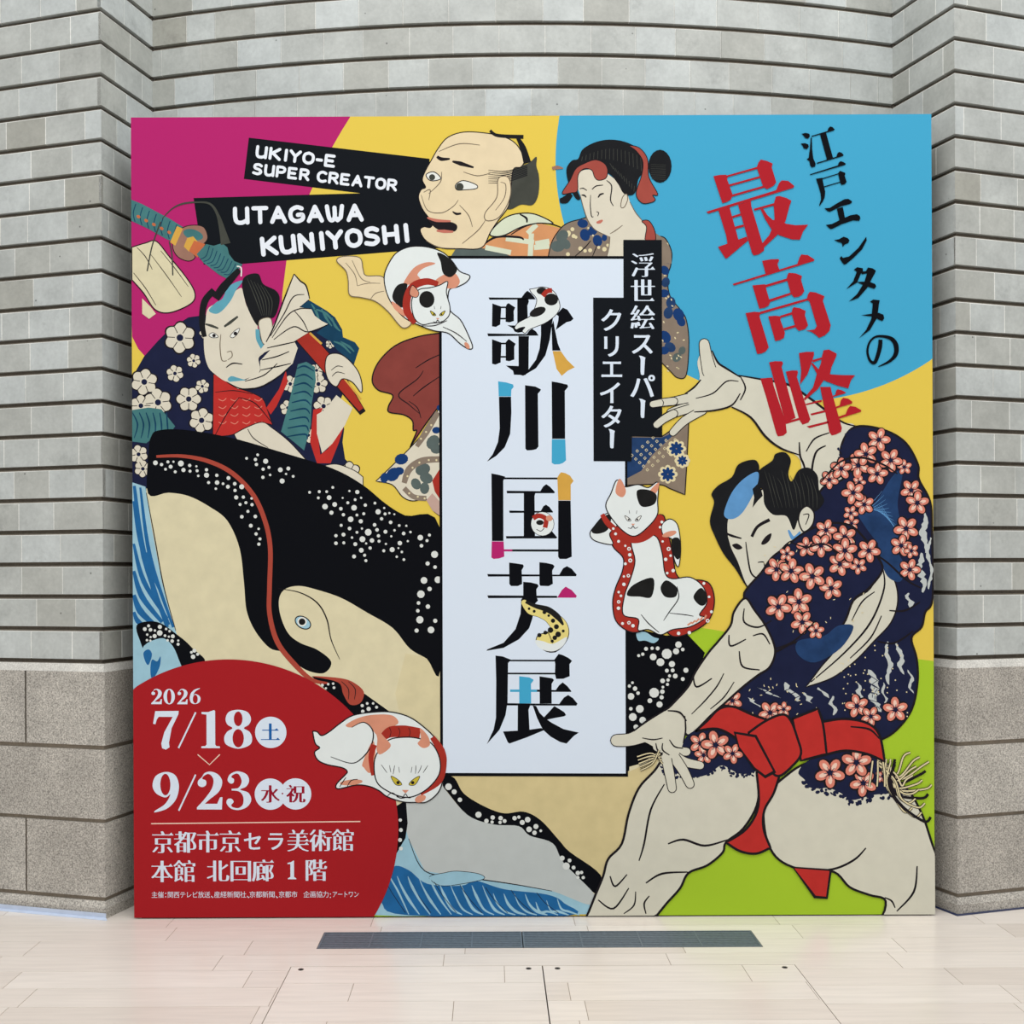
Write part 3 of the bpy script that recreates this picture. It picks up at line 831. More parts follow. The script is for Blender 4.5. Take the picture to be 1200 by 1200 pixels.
# leaf-pattern teal bands
S.poly('teal', [(155, 483), (175, 480), (190, 482), (206, 502), (200, 510), (182, 514), (172, 522), (155, 520)])
S.up()
for i in range(6): S.stroke('tealdark', [(156 + i * 8, 486), (162 + i * 7, 500), (158 + i * 8, 516)], [1.2, 2.0, .8], up=False)
S.poly('teal', [(350, 429), (360, 426), (370, 432), (371, 448), (366, 475), (365, 500), (357, 530), (345, 520), (330, 508), (338, 480)])
S.up()
for i in range(9):
    y = 434 + i * 10; S.stroke('tealdark', [(349 - i * 1.6, y), (358, y - 3), (369 - i, y + 3)], [1.2, 2.4, 1], up=False)
S.poly('tealdark', [(353, 360), (364, 354), (384, 366), (394, 374), (402, 389), (403, 397), (417, 403), (422, 410), (416, 428), (396, 412), (388, 402), (372, 392), (382, 384)])
S.up()
for p in ([(366, 358), (372, 368), (376, 380)], [(378, 364), (383, 374), (390, 384)], [(390, 374), (394, 384), (400, 390)], [(392, 402), (402, 406), (412, 416)], [(400, 402), (410, 408), (416, 414)], [(370, 364), (384, 370), (398, 388)]):
    S.stroke('teal', p, [1, 3, 1], up=False)
# red under-robe
S.blob('sash', [(251, 440, 1), (262, 446), (275, 455), (297, 463), (309, 470), (314, 482), (320, 500, 1), (306, 498), (290, 504), (272, 512), (250, 514, 1)], 'line', .8)
S.up()
for i in range(16): S.stroke('petal', [(257 + (i % 4) * 14, 470 + (i // 4) * 9), (262 + (i % 4) * 14, 472 + (i // 4) * 9), (266 + (i % 4) * 14, 469 + (i // 4) * 9)], .9, up=False)
S.line([(253, 512), (268, 485), (281, 468)], 1.1); S.line([(281, 468), (300, 475), (318, 496)], 1.1); S.line([(253, 462), (275, 460), (297, 464)], .9)
S.poly('sash', [(336, 436), (338, 450), (325, 478), (318, 488), (313, 480), (328, 458)])
S.poly('sash', [(368, 482), (379, 480), (372, 500), (376, 535), (385, 528), (392, 510), (404, 500), (398, 520), (388, 545), (372, 545), (364, 520)])
S.blob('face', [(275, 511, 1), (290, 503), (308, 497), (320, 504), (340, 520), (362, 544, 1), (330, 535), (300, 527), (281, 520)], 'line', .9)
S.line([(291, 505), (298, 516), (315, 527)], 1)
S.poly('face', [(372, 488), (382, 482), (395, 465), (414, 480), (405, 500), (390, 522), (378, 533), (372, 510)])
S.blob('face', [(380, 548, 1), (395, 546), (415, 553), (426, 561, 1), (426, 572, 1), (412, 566), (398, 556)], 'line', .8)
# red scabbard and the hand on it
S.stroke('line', [(353, 392), (388, 432), (426, 486)], [20, 20, 8], sm=False); S.stroke('collar', [(354, 393), (388, 432), (424, 482)], [18, 18, 6], sm=False)
S.stroke('ochre', [(364, 392), (378, 405)], 2.5); S.stroke('ochre', [(404, 445), (424, 470)], 2)
S.blob('face', [(384, 420), (392, 416), (402, 418), (412, 426), (421, 438), (425, 452), (424, 462), (414, 450), (402, 446), (395, 455), (386, 448), (382, 434)], 'line', 1)
S.line([(389, 436), (396, 431), (403, 432)], .9); S.line([(390, 443), (396, 438), (405, 440)], .9)
# sword hilt over the shoulder, and a plain wooden tag hanging from it
S.poly('teal', [(155, 236), (168, 241), (200, 258), (216, 268), (206, 286), (196, 282), (175, 270), (155, 261)])
S.up()
for i in range(7): S.stroke('tealdark', [(161 + i * 8, 241 + i * 4), (158 + i * 8, 252 + i * 4), (160 + i * 8, 262 + i * 4)], 1.1, up=False)
S.up()
for i in range(5): S.oval('orange', 164 + i * 9, 256 + i * 4.6, 2.4, 1.8, .6, up=False)
S.blob('guard', [(214, 270), (226, 266), (240, 268), (245, 280), (240, 288), (228, 296), (230, 304), (222, 308), (210, 303), (204, 292), (206, 280)], 'line', .8)
S.poly('ochre', [(209, 267), (216, 270), (207, 290), (201, 286)]); S.oval('teal', 228, 277, 12, 6, .3)
S.poly('ochre', [(221, 281), (228, 279), (233, 285), (223, 297), (217, 291)]); S.poly('orange', [(229, 284), (242, 288), (233, 304), (223, 296)])
S.poly('teal', [(243, 288), (252, 290), (262, 287), (268, 292), (270, 300), (276, 308), (286, 312), (270, 330), (258, 324), (240, 310), (232, 300)])
S.up()
for i in range(8): S.stroke('tealdark', [(247 + i * 4.4, 290 + i * 3), (243 + i * 4, 302 + i * 3), (236 + i * 4, 306 + i * 2.5)], 1, up=False)
S.stroke('hairgrey', [(192, 258), (203, 247), (215, 241), (232, 239), (248, 241), (257, 254), (263, 275), (266, 288)], [1, 1.5, 2.2, 2, 2.4, 3.5, 8, 12])
S.blob('cream', [(156, 292, 1), (172, 287), (185, 285), (200, 303), (218, 325), (229, 343), (228, 355), (214, 364), (196, 369), (182, 364), (170, 346), (156, 330, 1)], 'line', 1.1)
S.line([(162, 292), (172, 303), (180, 318)], .9); S.line([(158, 322), (172, 340), (184, 360)], .9); S.line([(190, 296), (206, 316), (222, 338)], .8); S.line([(178, 300), (196, 324), (214, 350)], .8)
S.stroke('hairgrey', [(174, 320), (180, 290), (190, 262)], 1.6); S.stroke('hairgrey', [(204, 325), (203, 300), (200, 285)], 1.6)
S.poly('cream', [(168, 352), (178, 362), (184, 370), (176, 376), (168, 370)])
# head
S.poly('face', [(244, 366), (250, 360), (262, 356), (280, 341), (286, 342), (290, 360), (302, 380), (304, 402), (311, 414), (304, 422), (305, 438), (287, 447), (268, 450), (252, 440), (245, 432), (241, 418), (240, 398), (242, 380)], sm=True)
S.blob('captealblue', [(246, 366), (254, 357), (262, 352), (267, 341), (275, 334), (286, 331), (278, 342), (272, 354), (262, 366), (254, 370)])
S.stroke('captealblue', [(303, 388), (304, 400), (311, 413)], 5); S.blob('captealblue', [(268, 448), (272, 443), (280, 445), (291, 447), (304, 440), (296, 450), (280, 453)])
S.stroke('hair', [(241, 397), (238, 380), (241, 356), (252, 342)], [5, 7, 8, 7]); S.stroke('hair', [(254, 352), (264, 338), (282, 318)], [9, 10, 6])
S.poly('hair', [(285, 335), (290, 325), (304, 323), (310, 335), (325, 343), (329, 354), (323, 373), (310, 376), (304, 384), (297, 375), (289, 356)], sm=True)
S.up()
for i in range(6): S.stroke('hairgrey', [(291 + i * 4, 328 + i * 2), (300 + i * 4, 350 + i), (308 + i * 2, 372)], [.4, 1, .4], up=False)
S.stroke('eyewhite', [(279, 314), (284, 316), (284, 326)], 1.6)
S.line([(242, 382), (249, 384), (257, 387)], 2.6, 'hairgrey'); S.line([(264, 385), (271, 380), (280, 373)], 3, 'hairgrey')
S.blob('eyewhite', [(246, 395), (251, 392), (257, 397), (250, 398)], 'line', .6); S.oval('line', 252, 395.5, 2)
S.blob('eyewhite', [(271, 396), (276, 390), (282, 387), (279, 394), (274, 398)], 'line', .6); S.oval('line', 277, 393, 2.2)
S.line([(260, 394), (259, 408), (261, 424), (267, 425)], 1, 'softline'); S.line([(267, 415), (272, 414), (273, 420), (268, 424)], .9, 'softline')
S.line([(266, 433), (274, 428), (285, 429)], 1.4)
S.blob('face', [(305, 378), (318, 375), (320, 390), (314, 404), (309, 404), (306, 392)], 'softline', .7)
# white head cloth
S.poly('face', [(300, 420), (313, 403), (318, 390), (330, 366), (338, 340), (346, 323), (352, 330), (360, 336), (364, 352), (352, 362), (366, 364), (370, 372), (378, 378), (386, 382), (362, 392), (346, 402), (350, 410), (344, 428), (326, 444), (305, 456), (280, 458), (267, 450), (288, 448), (306, 438), (306, 425), (318, 412)])
for p, w in [([(313, 403), (322, 385), (336, 348), (346, 323)], 1.6), ([(346, 323), (353, 331), (360, 337), (364, 352)], 1.6), ([(318, 396), (334, 370), (345, 350), (358, 347)], 1.2), ([(320, 398), (338, 372), (352, 364), (366, 364)], 1.2), ([(322, 400), (345, 385), (362, 391), (386, 382)], 1.3), ([(314, 410), (332, 406), (350, 402)], 1.3), ([(308, 424), (325, 420), (340, 414)], 1.3), ([(306, 436), (325, 432), (342, 428)], 1.3), ([(288, 449), (310, 442), (326, 428)], 1.2), ([(267, 450), (285, 458), (310, 454), (340, 434)], 1.4), ([(346, 366), (356, 378), (362, 390)], 1.1)]:
    S.line(p, w)
S.build()

# ------------------------------------------------------------------ old man (top centre), a plain bald head in profile
O = Art('old_man_picture', banner, 1.6).org(480, 140, 6.667)
O.poly('slate', [(325, 1090), (370, 1020), (520, 1003), (700, 1018), (840, 1090)])
O.poly('plaid', [(560, 1015), (680, 925), (880, 835), (1020, 820), (1195, 860), (1150, 950), (1085, 1090), (820, 1090), (700, 1030)])
O.up()
for q in ([(960, 900), (950, 1085)], [(760, 940), (980, 970)], [(1000, 830), (930, 900)], [(1100, 960), (990, 980)], [(1100, 1000), (980, 1010)], [(600, 1010), (800, 1050)]): O.stroke('palegreen', q, 6, sm=False, up=False)
O.line([(560, 1010), (680, 930), (860, 930), (900, 950)], 2.4); O.line([(800, 910), (920, 840), (1060, 815), (1190, 850)], 1.8)
O.blob('palegreen', [(635, 905), (680, 840), (760, 775), (860, 745), (990, 750), (1130, 820), (1010, 820), (880, 850), (760, 910), (680, 925)], 'line', 1.2)
O.line([(870, 750), (920, 780), (925, 815)], 2.2)
O.poly('hairgrey', [(760, 400), (930, 355), (1000, 300), (1000, 370), (1020, 450), (1020, 560), (1000, 640), (960, 680), (880, 675), (800, 712), (760, 690), (780, 560), (760, 480)], sm=True)
O.blob('oldskin', [(232, 240), (310, 150), (440, 108), (620, 118), (760, 150), (850, 210), (905, 320), (880, 380), (820, 400), (800, 560), (780, 690), (700, 800), (640, 890), (570, 1012), (400, 1020), (260, 1015), (140, 960), (92, 880), (120, 850), (170, 855), (190, 820), (165, 785), (110, 710), (80, 620), (100, 560), (135, 540), (110, 480), (140, 400), (180, 330)], 'line', 1.0)
O.stroke('hair', [(640, 95), (700, 135), (900, 145)], [3, 4, 4.5]); O.stroke('hair', [(850, 145), (895, 230), (930, 350)], [3, 7, 9])
O.up()
for i in range(7): O.stroke('hair', [(625, 405 + i * 17), (760, 415 + i * 14), (930, 372 + i * 12)], [.5, 1.2, 1.2], up=False)
O.stroke('line', [(225, 300), (260, 320), (325, 318)], [3, 4.5, 2]); O.stroke('line', [(345, 338), (410, 355), (510, 385)], [2, 5, 2])
O.blob('eyewhite', [(140, 440), (200, 420), (255, 470), (200, 490), (160, 480)], 'line', .9); O.oval('hairgrey', 186, 462, 24)
O.blob('eyewhite', [(370, 520), (430, 488), (530, 520), (530, 550), (440, 560), (380, 560)], 'line', .9); O.oval('hairgrey', 402, 536, 30)
for p in ([(260, 420), (250, 500), (160, 590)], [(100, 600), (150, 720), (260, 740), (350, 690), (390, 640)], [(120, 580), (170, 560), (160, 640)], [(400, 680), (470, 760), (500, 850)], [(430, 420), (540, 450), (640, 430)], [(240, 260), (400, 200), (560, 210)], [(140, 960), (240, 1010), (380, 1018)], [(600, 800), (540, 880), (420, 980)]): O.line(p, .9, 'softline')
O.poly('line', [(150, 790), (220, 810), (330, 812), (380, 840), (360, 885), (260, 880), (200, 850)], sm=True)
O.stroke('lip', [(148, 778), (220, 800), (330, 805)], [2, 3.5, 2]); O.stroke('lip', [(220, 880), (280, 885), (350, 888)], [2, 4, 2]); O.stroke('line', [(345, 730), (375, 748), (412, 745)], [1, 3, 2])
O.blob('oldskin', [(700, 480), (750, 452), (790, 480), (800, 580), (770, 680), (700, 780), (610, 800), (600, 740), (690, 620)], 'softline', .9)
O.line([(720, 500), (760, 520), (750, 620), (680, 720)], .9, 'softline')
O.build()

# ------------------------------------------------------------------ lady in a patterned robe (behind the title column)
K = Art('lady_picture', banner, 1.6)
def robe_marks(A, lst):
    A.up()
    for mat, x, y, q in lst: A.oval(mat, x, y, q, q * .8, x, up=False, n=12)
K.org(0, 0, 1)
# long red cloak and robe left of the column
K.blob('maroon', [(518, 392, 1), (492, 396), (464, 407), (444, 427), (437, 447), (444, 459), (461, 465), (456, 478), (457, 485), (474, 488), (484, 495), (485, 506), (489, 507), (481, 526, 1), (500, 498), (518, 474, 1)], 'line', 1.3)
K.line([(488, 433), (502, 424), (517, 417)], 1.2); K.line([(497, 436), (490, 446), (468, 464), (480, 476), (493, 487)], 1.2); K.line([(485, 466), (497, 456), (516, 443)], 1.2); K.line([(480, 472), (490, 480), (494, 492)], 1)
K.blob('face', [(518, 474, 1), (504, 500), (480, 528), (441, 566, 1), (460, 570), (472, 584), (484, 589), (500, 587), (508, 600), (518, 608, 1)], 'line', 1)
K.poly('pinkpale', [(500, 588), (507, 580), (518, 592), (518, 608), (507, 600)]); K.poly('collar', [(507, 565), (518, 548), (518, 590), (510, 578)])
robe_marks(K, [('deepblue', 471, 540, 8), ('deepblue', 461, 558, 9), ('deepblue', 451, 562, 6), ('deepblue', 468, 554, 6), ('slate', 496, 552, 9), ('slate', 500, 562, 8), ('slate', 488, 569, 7), ('slate', 498, 574, 7), ('slate', 508, 520, 9), ('slate', 512, 528, 7), ('deepblue', 512, 506, 5), ('deepblue', 516, 480, 4)])
K.stroke('brown', [(516, 540), (495, 542), (480, 552), (474, 568)], [7, 8, 8, 6]); K.stroke('brown', [(474, 574), (485, 584), (500, 586)], 6); K.stroke('brown', [(514, 485), (500, 508), (489, 525)], [6, 8, 5])
K.spots('straw', [(512, 541, 1.2), (503, 541, 1.2), (492, 544, 1.2), (484, 550, 1.2), (478, 560, 1.2), (480, 580, 1.2), (490, 584, 1.2), (498, 586, 1.2), (506, 500, 1.2), (500, 508, 1.2), (494, 516, 1.2)])
# robe right of the column
K.blob('brown', [(774, 278, 1), (781, 281), (788, 296), (787, 312), (783, 326), (786, 348), (798, 364), (805, 376), (808, 402), (805, 440), (795, 444), (786, 436), (774, 424, 1)], 'line', 1)
robe_marks(K, [('deepblue', 783, 306, 5), ('deepblue', 780, 318, 6), ('indigo', 781, 332, 6), ('deepblue', 779, 345, 6), ('indigo', 787, 356, 7), ('deepblue', 796, 370, 8), ('indigo', 784, 368, 7), ('deepblue', 799, 378, 6), ('deepblue', 780, 396, 8), ('indigo', 786, 408, 7), ('deepblue', 779, 412, 6), ('slate', 794, 420, 6), ('slate', 800, 412, 5)])
r_ = random.Random(8); K.up()
for i in range(46):
    x, y = r_.uniform(777, 803), r_.uniform(285, 436)
    if x < 786 + max(0, (y - 340)) * .3: K.oval('straw', x, y, 1.5, .8, r_.uniform(0, 3), up=False, n=7)
K.blob('brown', [(734, 540, 1), (741, 542, 1), (741, 512, 1), (776, 513, 1), (790, 503), (808, 488, 1), (806, 530), (803, 581, 1), (786, 574), (772, 569), (734, 570, 1)], 'line', 1.1)
K.poly('indigo', [(741, 514), (776, 514), (796, 505), (780, 520), (764, 535), (752, 553), (735, 562), (735, 540), (741, 540)])
K.up()
for i in range(7):
    for j in range(5):
        x, y = 741 + i * 6.2 + j * 4.5, 549 - i * 5.2 + j * 4.2 - 14
        if y > 514 and x + y * .8 < 1210 and x > 737: K.stroke('straw', [(x - 1.6, y), (x, y - 1.6), (x + 1.6, y), (x, y + 1.6), (x - 1.6, y)], .8, sm=False, up=False)
for fx, fy, fr in ((793, 527, 11), (783, 557, 11), (800, 541, 8)):
    K.up()
    for k in range(8): K.oval('straw', fx + fr * .75 * math.cos(k * .785), fy + fr * .7 * math.sin(k * .785), 3.4, up=False, n=8)
    K.up()
    for k in range(8): K.oval('deepblue', fx + fr * .42 * math.cos(k * .785), fy + fr * .42 * math.sin(k * .785), fr * .36, fr * .2, k * .785, up=False, n=8)
# shoulder and head
K.org(640, 150, 7.5)
K.blob('brown', [(25, 1150, 1), (60, 1010), (130, 900), (200, 845), (300, 815), (390, 800), (440, 900), (530, 950), (570, 965), (545, 1150, 1)], 'line', 1)
robe_marks(K, [('slate', 150, 960, 60), ('slate', 110, 1050, 62), ('slate', 180, 1030, 50), ('straw', 200, 940, 30), ('deepblue', 330, 850, 48), ('deepblue', 350, 950, 55), ('deepblue', 420, 910, 50), ('deepblue', 460, 1000, 52), ('deepblue', 520, 975, 30)])
K.spots('straw', [(240, 900, 18), (250, 960, 18), (270, 970, 14), (310, 1070, 20), (350, 1090, 16), (395, 1085, 18), (200, 1120, 18), (520, 1075, 20), (470, 1060, 14), (550, 1040, 14), (380, 890, 9), (420, 955, 9)])
K.line([(260, 1140), (350, 1060), (400, 1000)], 1.2); K.line([(415, 1140), (440, 1080), (460, 1030)], 1)
K.poly('brown', [(950, 920), (1050, 985), (1105, 1090), (1110, 1200), (1000, 1200), (880, 1000)])
K.poly('face', [(275, 430), (330, 380), (430, 370), (560, 420), (640, 480), (690, 580), (730, 610), (745, 660), (800, 760), (895, 870), (885, 1000), (690, 1150), (540, 1150), (570, 965), (530, 950), (440, 905), (380, 830), (340, 720), (310, 600), (280, 520)])
for p in ([(310, 600), (340, 720), (380, 830), (440, 905), (530, 950)], [(745, 660), (800, 760), (895, 870)], [(570, 940), (620, 910), (680, 865)], [(570, 965), (560, 1060), (540, 1145)]): K.line(p, 1, 'softline')
K.poly('hair', [(292, 280), (330, 200), (430, 140), (560, 112), (700, 130), (820, 190), (880, 270), (870, 380), (820, 460), (800, 560), (760, 600), (690, 585), (640, 500), (560, 410), (430, 370), (340, 380), (280, 430), (270, 520), (310, 630), (270, 630), (215, 520), (190, 420), (195, 350), (240, 295)], sm=True)
K.oval('hair', 1010, 345, 102, 145); K.stroke('hair', [(130, 650), (180, 640), (230, 590)], [5, 9, 5])
K.up()
for i in range(16): K.stroke('hairgrey', [(330 + i * 34, 262 - 70 * math.sin(i / 15 * 3.1)), (322 + i * 35, 300 - 55 * math.sin(i / 15 * 3.1) + i * 6)], .5, sm=False, up=False)
for i in range(10): K.stroke('hairgrey', [(570 + i * 24, 320 + i * 22), (600 + i * 20, 370 + i * 22)], .5, sm=False, up=False)
for i in range(8): K.stroke('hairgrey', [(930, 330 + i * 18), (1060, 335 + i * 18)], .4, sm=False, up=False)
K.blob('ribbon', [(270, 370), (340, 325), (440, 290), (520, 320), (550, 380), (535, 450), (470, 470), (435, 440), (410, 380), (340, 370), (290, 430), (285, 560), (230, 580), (150, 585), (220, 470)], 'line', .8)
K.blob('ribbon', [(740, 165), (830, 185), (900, 280), (912, 440), (990, 590), (945, 600), (968, 640), (930, 665), (850, 668), (800, 585), (850, 420), (858, 300), (800, 210)], 'line', .8)
K.blob('ribbon', [(850, 830), (910, 825), (960, 905), (965, 1000), (880, 1000), (890, 880)], 'line', .8)
K.stroke('guard', [(65, 365), (110, 358), (160, 365)], [3.5, 4.5, 1])
for p, w in [([(305, 545), (335, 540), (368, 560)], 1.1), ([(412, 550), (450, 520), (510, 512)], 1.2), ([(320, 600), (345, 603), (362, 620)], 1.6), ([(466, 622), (485, 595), (516, 585)], 1.8), ([(400, 600), (398, 700), (408, 785), (425, 790)], 1), ([(450, 745), (470, 755), (462, 785)], .9), ([(540, 470), (585, 520), (575, 640), (600, 695)], 1.2)]: K.line(p, w)
K.stroke('lip', [(452, 842), (480, 835), (506, 820)], [2, 4, 1.5])
K.blob('face', [(680, 620), (715, 590), (725, 640), (695, 705), (665, 700)], 'softline', .8)
K.build()

# ------------------------------------------------------------------ crouching man in a blossom-pattern coat (right)
G = Art('crouching_man_picture', banner, 2.4); G.lw = 1.45
# raised arm
G.poly('skin', [(820, 447), (818, 425), (826, 410), (834, 412), (840, 424), (850, 432), (866, 441), (880, 443), (895, 446), (925, 452), (950, 468), (985, 494), (1003, 500), (1015, 530), (990, 575), (962, 592), (940, 580), (938, 540), (915, 526), (897, 512), (880, 490), (858, 478), (838, 482), (812, 484), (802, 466)], sm=True)
def finger(A, pts, w, fill='skin'):
    A.stroke('line', pts, [v + 2 for v in w], cap=True); A.stroke(fill, pts, w, cap=True)
finger(G, [(826, 404), (828, 418), (832, 436)], [11, 13, 16])
finger(G, [(768, 474), (786, 472), (806, 468)], [7, 8.5, 10]); finger(G, [(786, 484), (802, 479), (820, 477)], [7, 8.5, 10])
finger(G, [(770, 499), (785, 488), (812, 479)], [7.5, 8.5, 9]); finger(G, [(789, 508), (803, 494), (824, 482)], [7.5, 9, 9])
G.poly('skin', [(806, 464), (822, 446), (836, 432), (852, 436), (866, 446), (870, 462), (860, 474), (838, 480), (814, 482)], sm=True)
for p, w in [([(866, 441), (895, 446), (925, 452), (950, 468), (985, 494), (1003, 500)], 2), ([(858, 478), (880, 490), (897, 512), (915, 526), (937, 534)], 2), ([(835, 412), (842, 426), (852, 433), (868, 443)], 1.8), ([(803, 463), (814, 455), (822, 446)], 1.6), ([(814, 484), (838, 482), (858, 476), (868, 462)], 1.6), ([(816, 468), (836, 462), (852, 448), (866, 448)], 1.2), ([(868, 442), (874, 456), (868, 470)], 1.4), ([(937, 519), (938, 535), (942, 545), (946, 560)], 1.8), ([(962, 590), (952, 560), (956, 532), (968, 523)], 1.8), ([(945, 530), (955, 515), (972, 508)], 1.4)]: G.line(p, w)
# coat body
G.blob('navy', [(995, 506), (1012, 500), (1040, 506), (1062, 520), (1076, 545), (1077, 562), (1090, 588), (1092, 620), (1093, 700), (1084, 718), (1080, 735), (1068, 748), (1074, 772), (1075, 800), (1068, 832), (1050, 856), (1030, 868), (1000, 875), (930, 850), (850, 852), (842, 832), (860, 800), (885, 775), (900, 760), (880, 745), (870, 712), (878, 690), (900, 660), (925, 650), (948, 620), (950, 600), (965, 572), (990, 560), (985, 530)], 'line', 1.8)
hem(G, 'navy', [(996, 508), (994, 520), (986, 532), (990, 545), (986, 556)], 4, 1)
# bare side between arm and coat
G.blob('skin', [(1034, 662, 1), (1048, 680), (1052, 705), (1044, 730), (1024, 752), (1002, 775), (975, 795), (944, 806, 1), (962, 782), (978, 762), (984, 735), (1000, 705), (1020, 690)], 'line', 1.2)
G.line([(1034, 664), (1036, 690), (1020, 730), (990, 765), (950, 800)], 1.7); G.line([(1025, 694), (1010, 706), (998, 728)], 1.3); G.line([(1033, 722), (1020, 748), (996, 772)], 1.4)
G.poly('indigo', [(1045, 560), (1058, 552), (1052, 590), (1056, 620), (1048, 645), (1032, 640), (1012, 615), (1006, 600), (1024, 592)], sm=True)
G.poly('indigo', [(1030, 630), (1050, 646), (1060, 665), (1055, 682), (1040, 676), (1032, 655)], sm=True)
G.up()
for i in range(12): G.stroke('cap', [(1010 + i * 2, 602 - i), (1022 + i * 2, 590 + i * 2), (1034 + i * 2, 576 + i * 5)], [.2, .6, .2], up=False)
def ragged(A, mat, x0, y0, x1, y1, w, seed):
    rr = random.Random(seed); L, R = [], []; n = max(5, int(abs(y1 - y0) / 3))
    for i in range(n + 1):
        t = i / n; cx_ = x0 + (x1 - x0) * t + 2.2 * math.sin(t * 9 + seed); ww = w * math.sin(math.pi * (t * .92 + .04)) ** .6
        L.append((cx_ - ww * rr.uniform(.3, 1), y0 + (y1 - y0) * t)); R.append((cx_ + ww * rr.uniform(.3, 1), y0 + (y1 - y0) * t + 1))
    A.poly(mat, L + R[::-1], up=False)
G.up()
for i, q in enumerate(((1083, 600, 1084, 648, 5), (1078, 648, 1082, 694, 6), (1089, 630, 1090, 690, 3), (1040, 752, 1042, 802, 4), (1052, 752, 1058, 790, 4.5), (1021, 785, 1028, 834, 8), (1005, 800, 1008, 820, 4), (1034, 800, 1037, 824, 3), (974, 816, 978, 838, 4), (958, 806, 972, 818, 5), (944, 812, 950, 824, 5), (1066, 785, 1068, 812, 3), (888, 806, 912, 818, 6), (876, 818, 892, 830, 5), (918, 800, 936, 822, 6), (1064, 695, 1068, 712, 4))):
    ragged(G, 'belly', *q, i)
G.up()
for i in range(22): G.stroke('navy', [(1016 + (i % 5) * 3, 790 + i * 2), (1022 + (i % 4) * 3, 794 + i * 2)], .8, sm=False, up=False)
for i in range(14): G.stroke('navy', [(880 + i * 4, 808 + (i * 5) % 16), (890 + i * 4, 804 + (i * 5) % 16)], .9, sm=False, up=False)
G.up()
r_ = random.Random(12)
for i in range(60): G.oval('straw', r_.uniform(985, 1064), r_.uniform(755, 840), .9, up=False, n=6)
for i in range(26): G.oval('straw', r_.uniform(870, 960), r_.uniform(795, 842), 1.6, .6, r_.uniform(0, 3), up=False, n=6)
flowers(G, [(1030, 516, 14), (1015, 533, 14), (1044, 540, 14), (1060, 548, 9), (972, 563, 11), (986, 550, 13), (1006, 546, 15), (1028, 556, 13), (1000, 578, 14), (1007, 566, 8), (1013, 592, 12), (997, 602, 9), (998, 614, 9), (1068, 575, 13), (1075, 590, 14), (1062, 620, 15), (1056, 640, 13), (1068, 646, 9), (1066, 668, 13), (1004, 828, 14), (1020, 840, 12), (1049, 832, 15), (902, 836, 14), (918, 832, 9), (858, 822, 12)])
G.line([(962, 566), (985, 542), (1010, 537), (1035, 545), (1052, 556)], 1.8); G.line([(1012, 640), (1040, 660), (1062, 680), (1080, 690)], 1.6); G.line([(1042, 716), (1060, 716), (1078, 706)], 1.6); G.line([(1028, 752), (1048, 754), (1070, 740)], 1.6)
# head
G.blob('skin', [(850, 612), (860, 595), (885, 578), (910, 572), (935, 590), (952, 612), (945, 630), (925, 636), (912, 650), (900, 668), (884, 690), (874, 686), (864, 660), (855, 640)], 'line', 1.2)
G.poly('hair', [(884, 566), (890, 552), (905, 541), (909, 533), (920, 531), (927, 540), (924, 556), (928, 565), (936, 552), (948, 549), (958, 558), (960, 575), (966, 588), (956, 600), (944, 597), (936, 608), (930, 622), (922, 606), (906, 604), (896, 592), (894, 575)], sm=True)
G.poly('hair', [(858, 560), (866, 545), (885, 540), (890, 552), (880, 566), (866, 584), (858, 600), (853, 612), (853, 628), (856, 645), (866, 665), (873, 686), (862, 668), (848, 650), (838, 630), (832, 612), (837, 590), (834, 580), (842, 570)], sm=True)
G.blob('cap', [(849, 600), (858, 578), (872, 562), (888, 554), (888, 568), (880, 586), (870, 602), (860, 609), (851, 608)])
G.poly('hair', [(882, 574), (890, 566), (894, 582), (888, 588), (882, 596), (884, 584)])
G.up()
for i in range(12): G.stroke('hairgrey', [(896 + i * 5, 552 + (i % 4) * 3), (902 + i * 5, 572 + (i % 3) * 4), (908 + i * 4.5, 596)], [.2, .7, .2], up=False)
G.blob('skin', [(938, 600), (946, 594), (954, 602), (952, 616), (942, 624), (936, 612)], 'line', 1.2); G.line([(941, 604), (948, 604), (944, 616)], 1)
G.stroke('cap', [(924, 622), (930, 632), (938, 624)], [2, 5, 2])
G.stroke('line', [(851, 626), (858, 629), (869, 632)], [2, 3, 1.5]); G.stroke('line', [(881, 630), (888, 618), (902, 610)], [3.5, 3.5, 4])
G.blob('line', [(892, 638), (897, 630), (904, 626), (902, 634), (896, 639)]); G.blob('line', [(858, 640), (864, 638), (870, 643), (864, 645)])
G.line([(874, 636), (876, 652), (880, 672), (888, 678), (893, 670)], 1.4); G.line([(888, 660), (895, 660), (896, 668)], 1.1)
# sleeve of the near arm
G.blob('navy', [(872, 702), (876, 690), (892, 672), (904, 655), (918, 644), (930, 634), (948, 622), (972, 614), (995, 616), (1010, 628), (1026, 650), (1034, 668), (1018, 690), (1000, 704), (988, 732), (965, 750), (930, 754), (906, 764), (898, 740), (880, 735)], 'line', 1.8)
hem(G, 'navy', [(876, 704), (884, 718), (892, 730), (898, 742), (905, 758)], 4, 2)
G.poly('indigo', [(935, 752), (965, 746), (982, 734), (1000, 735), (985, 760), (955, 777), (935, 768)], sm=True)
flowers(G, [(968, 622, 13), (990, 630, 14), (1018, 646, 14), (945, 642, 12), (962, 640, 14), (990, 646, 15), (910, 668, 14), (927, 670, 15), (952, 676, 16), (984, 662, 14), (974, 690, 14), (912, 712, 16), (936, 706, 16), (940, 730, 14), (956, 740, 10), (1006, 664, 10), (922, 650, 9)])
G.up()
for i in range(40): G.oval('straw', r_.uniform(895, 1015), r_.uniform(632, 748), 1.7, .5, r_.uniform(0, 3), up=False, n=6)
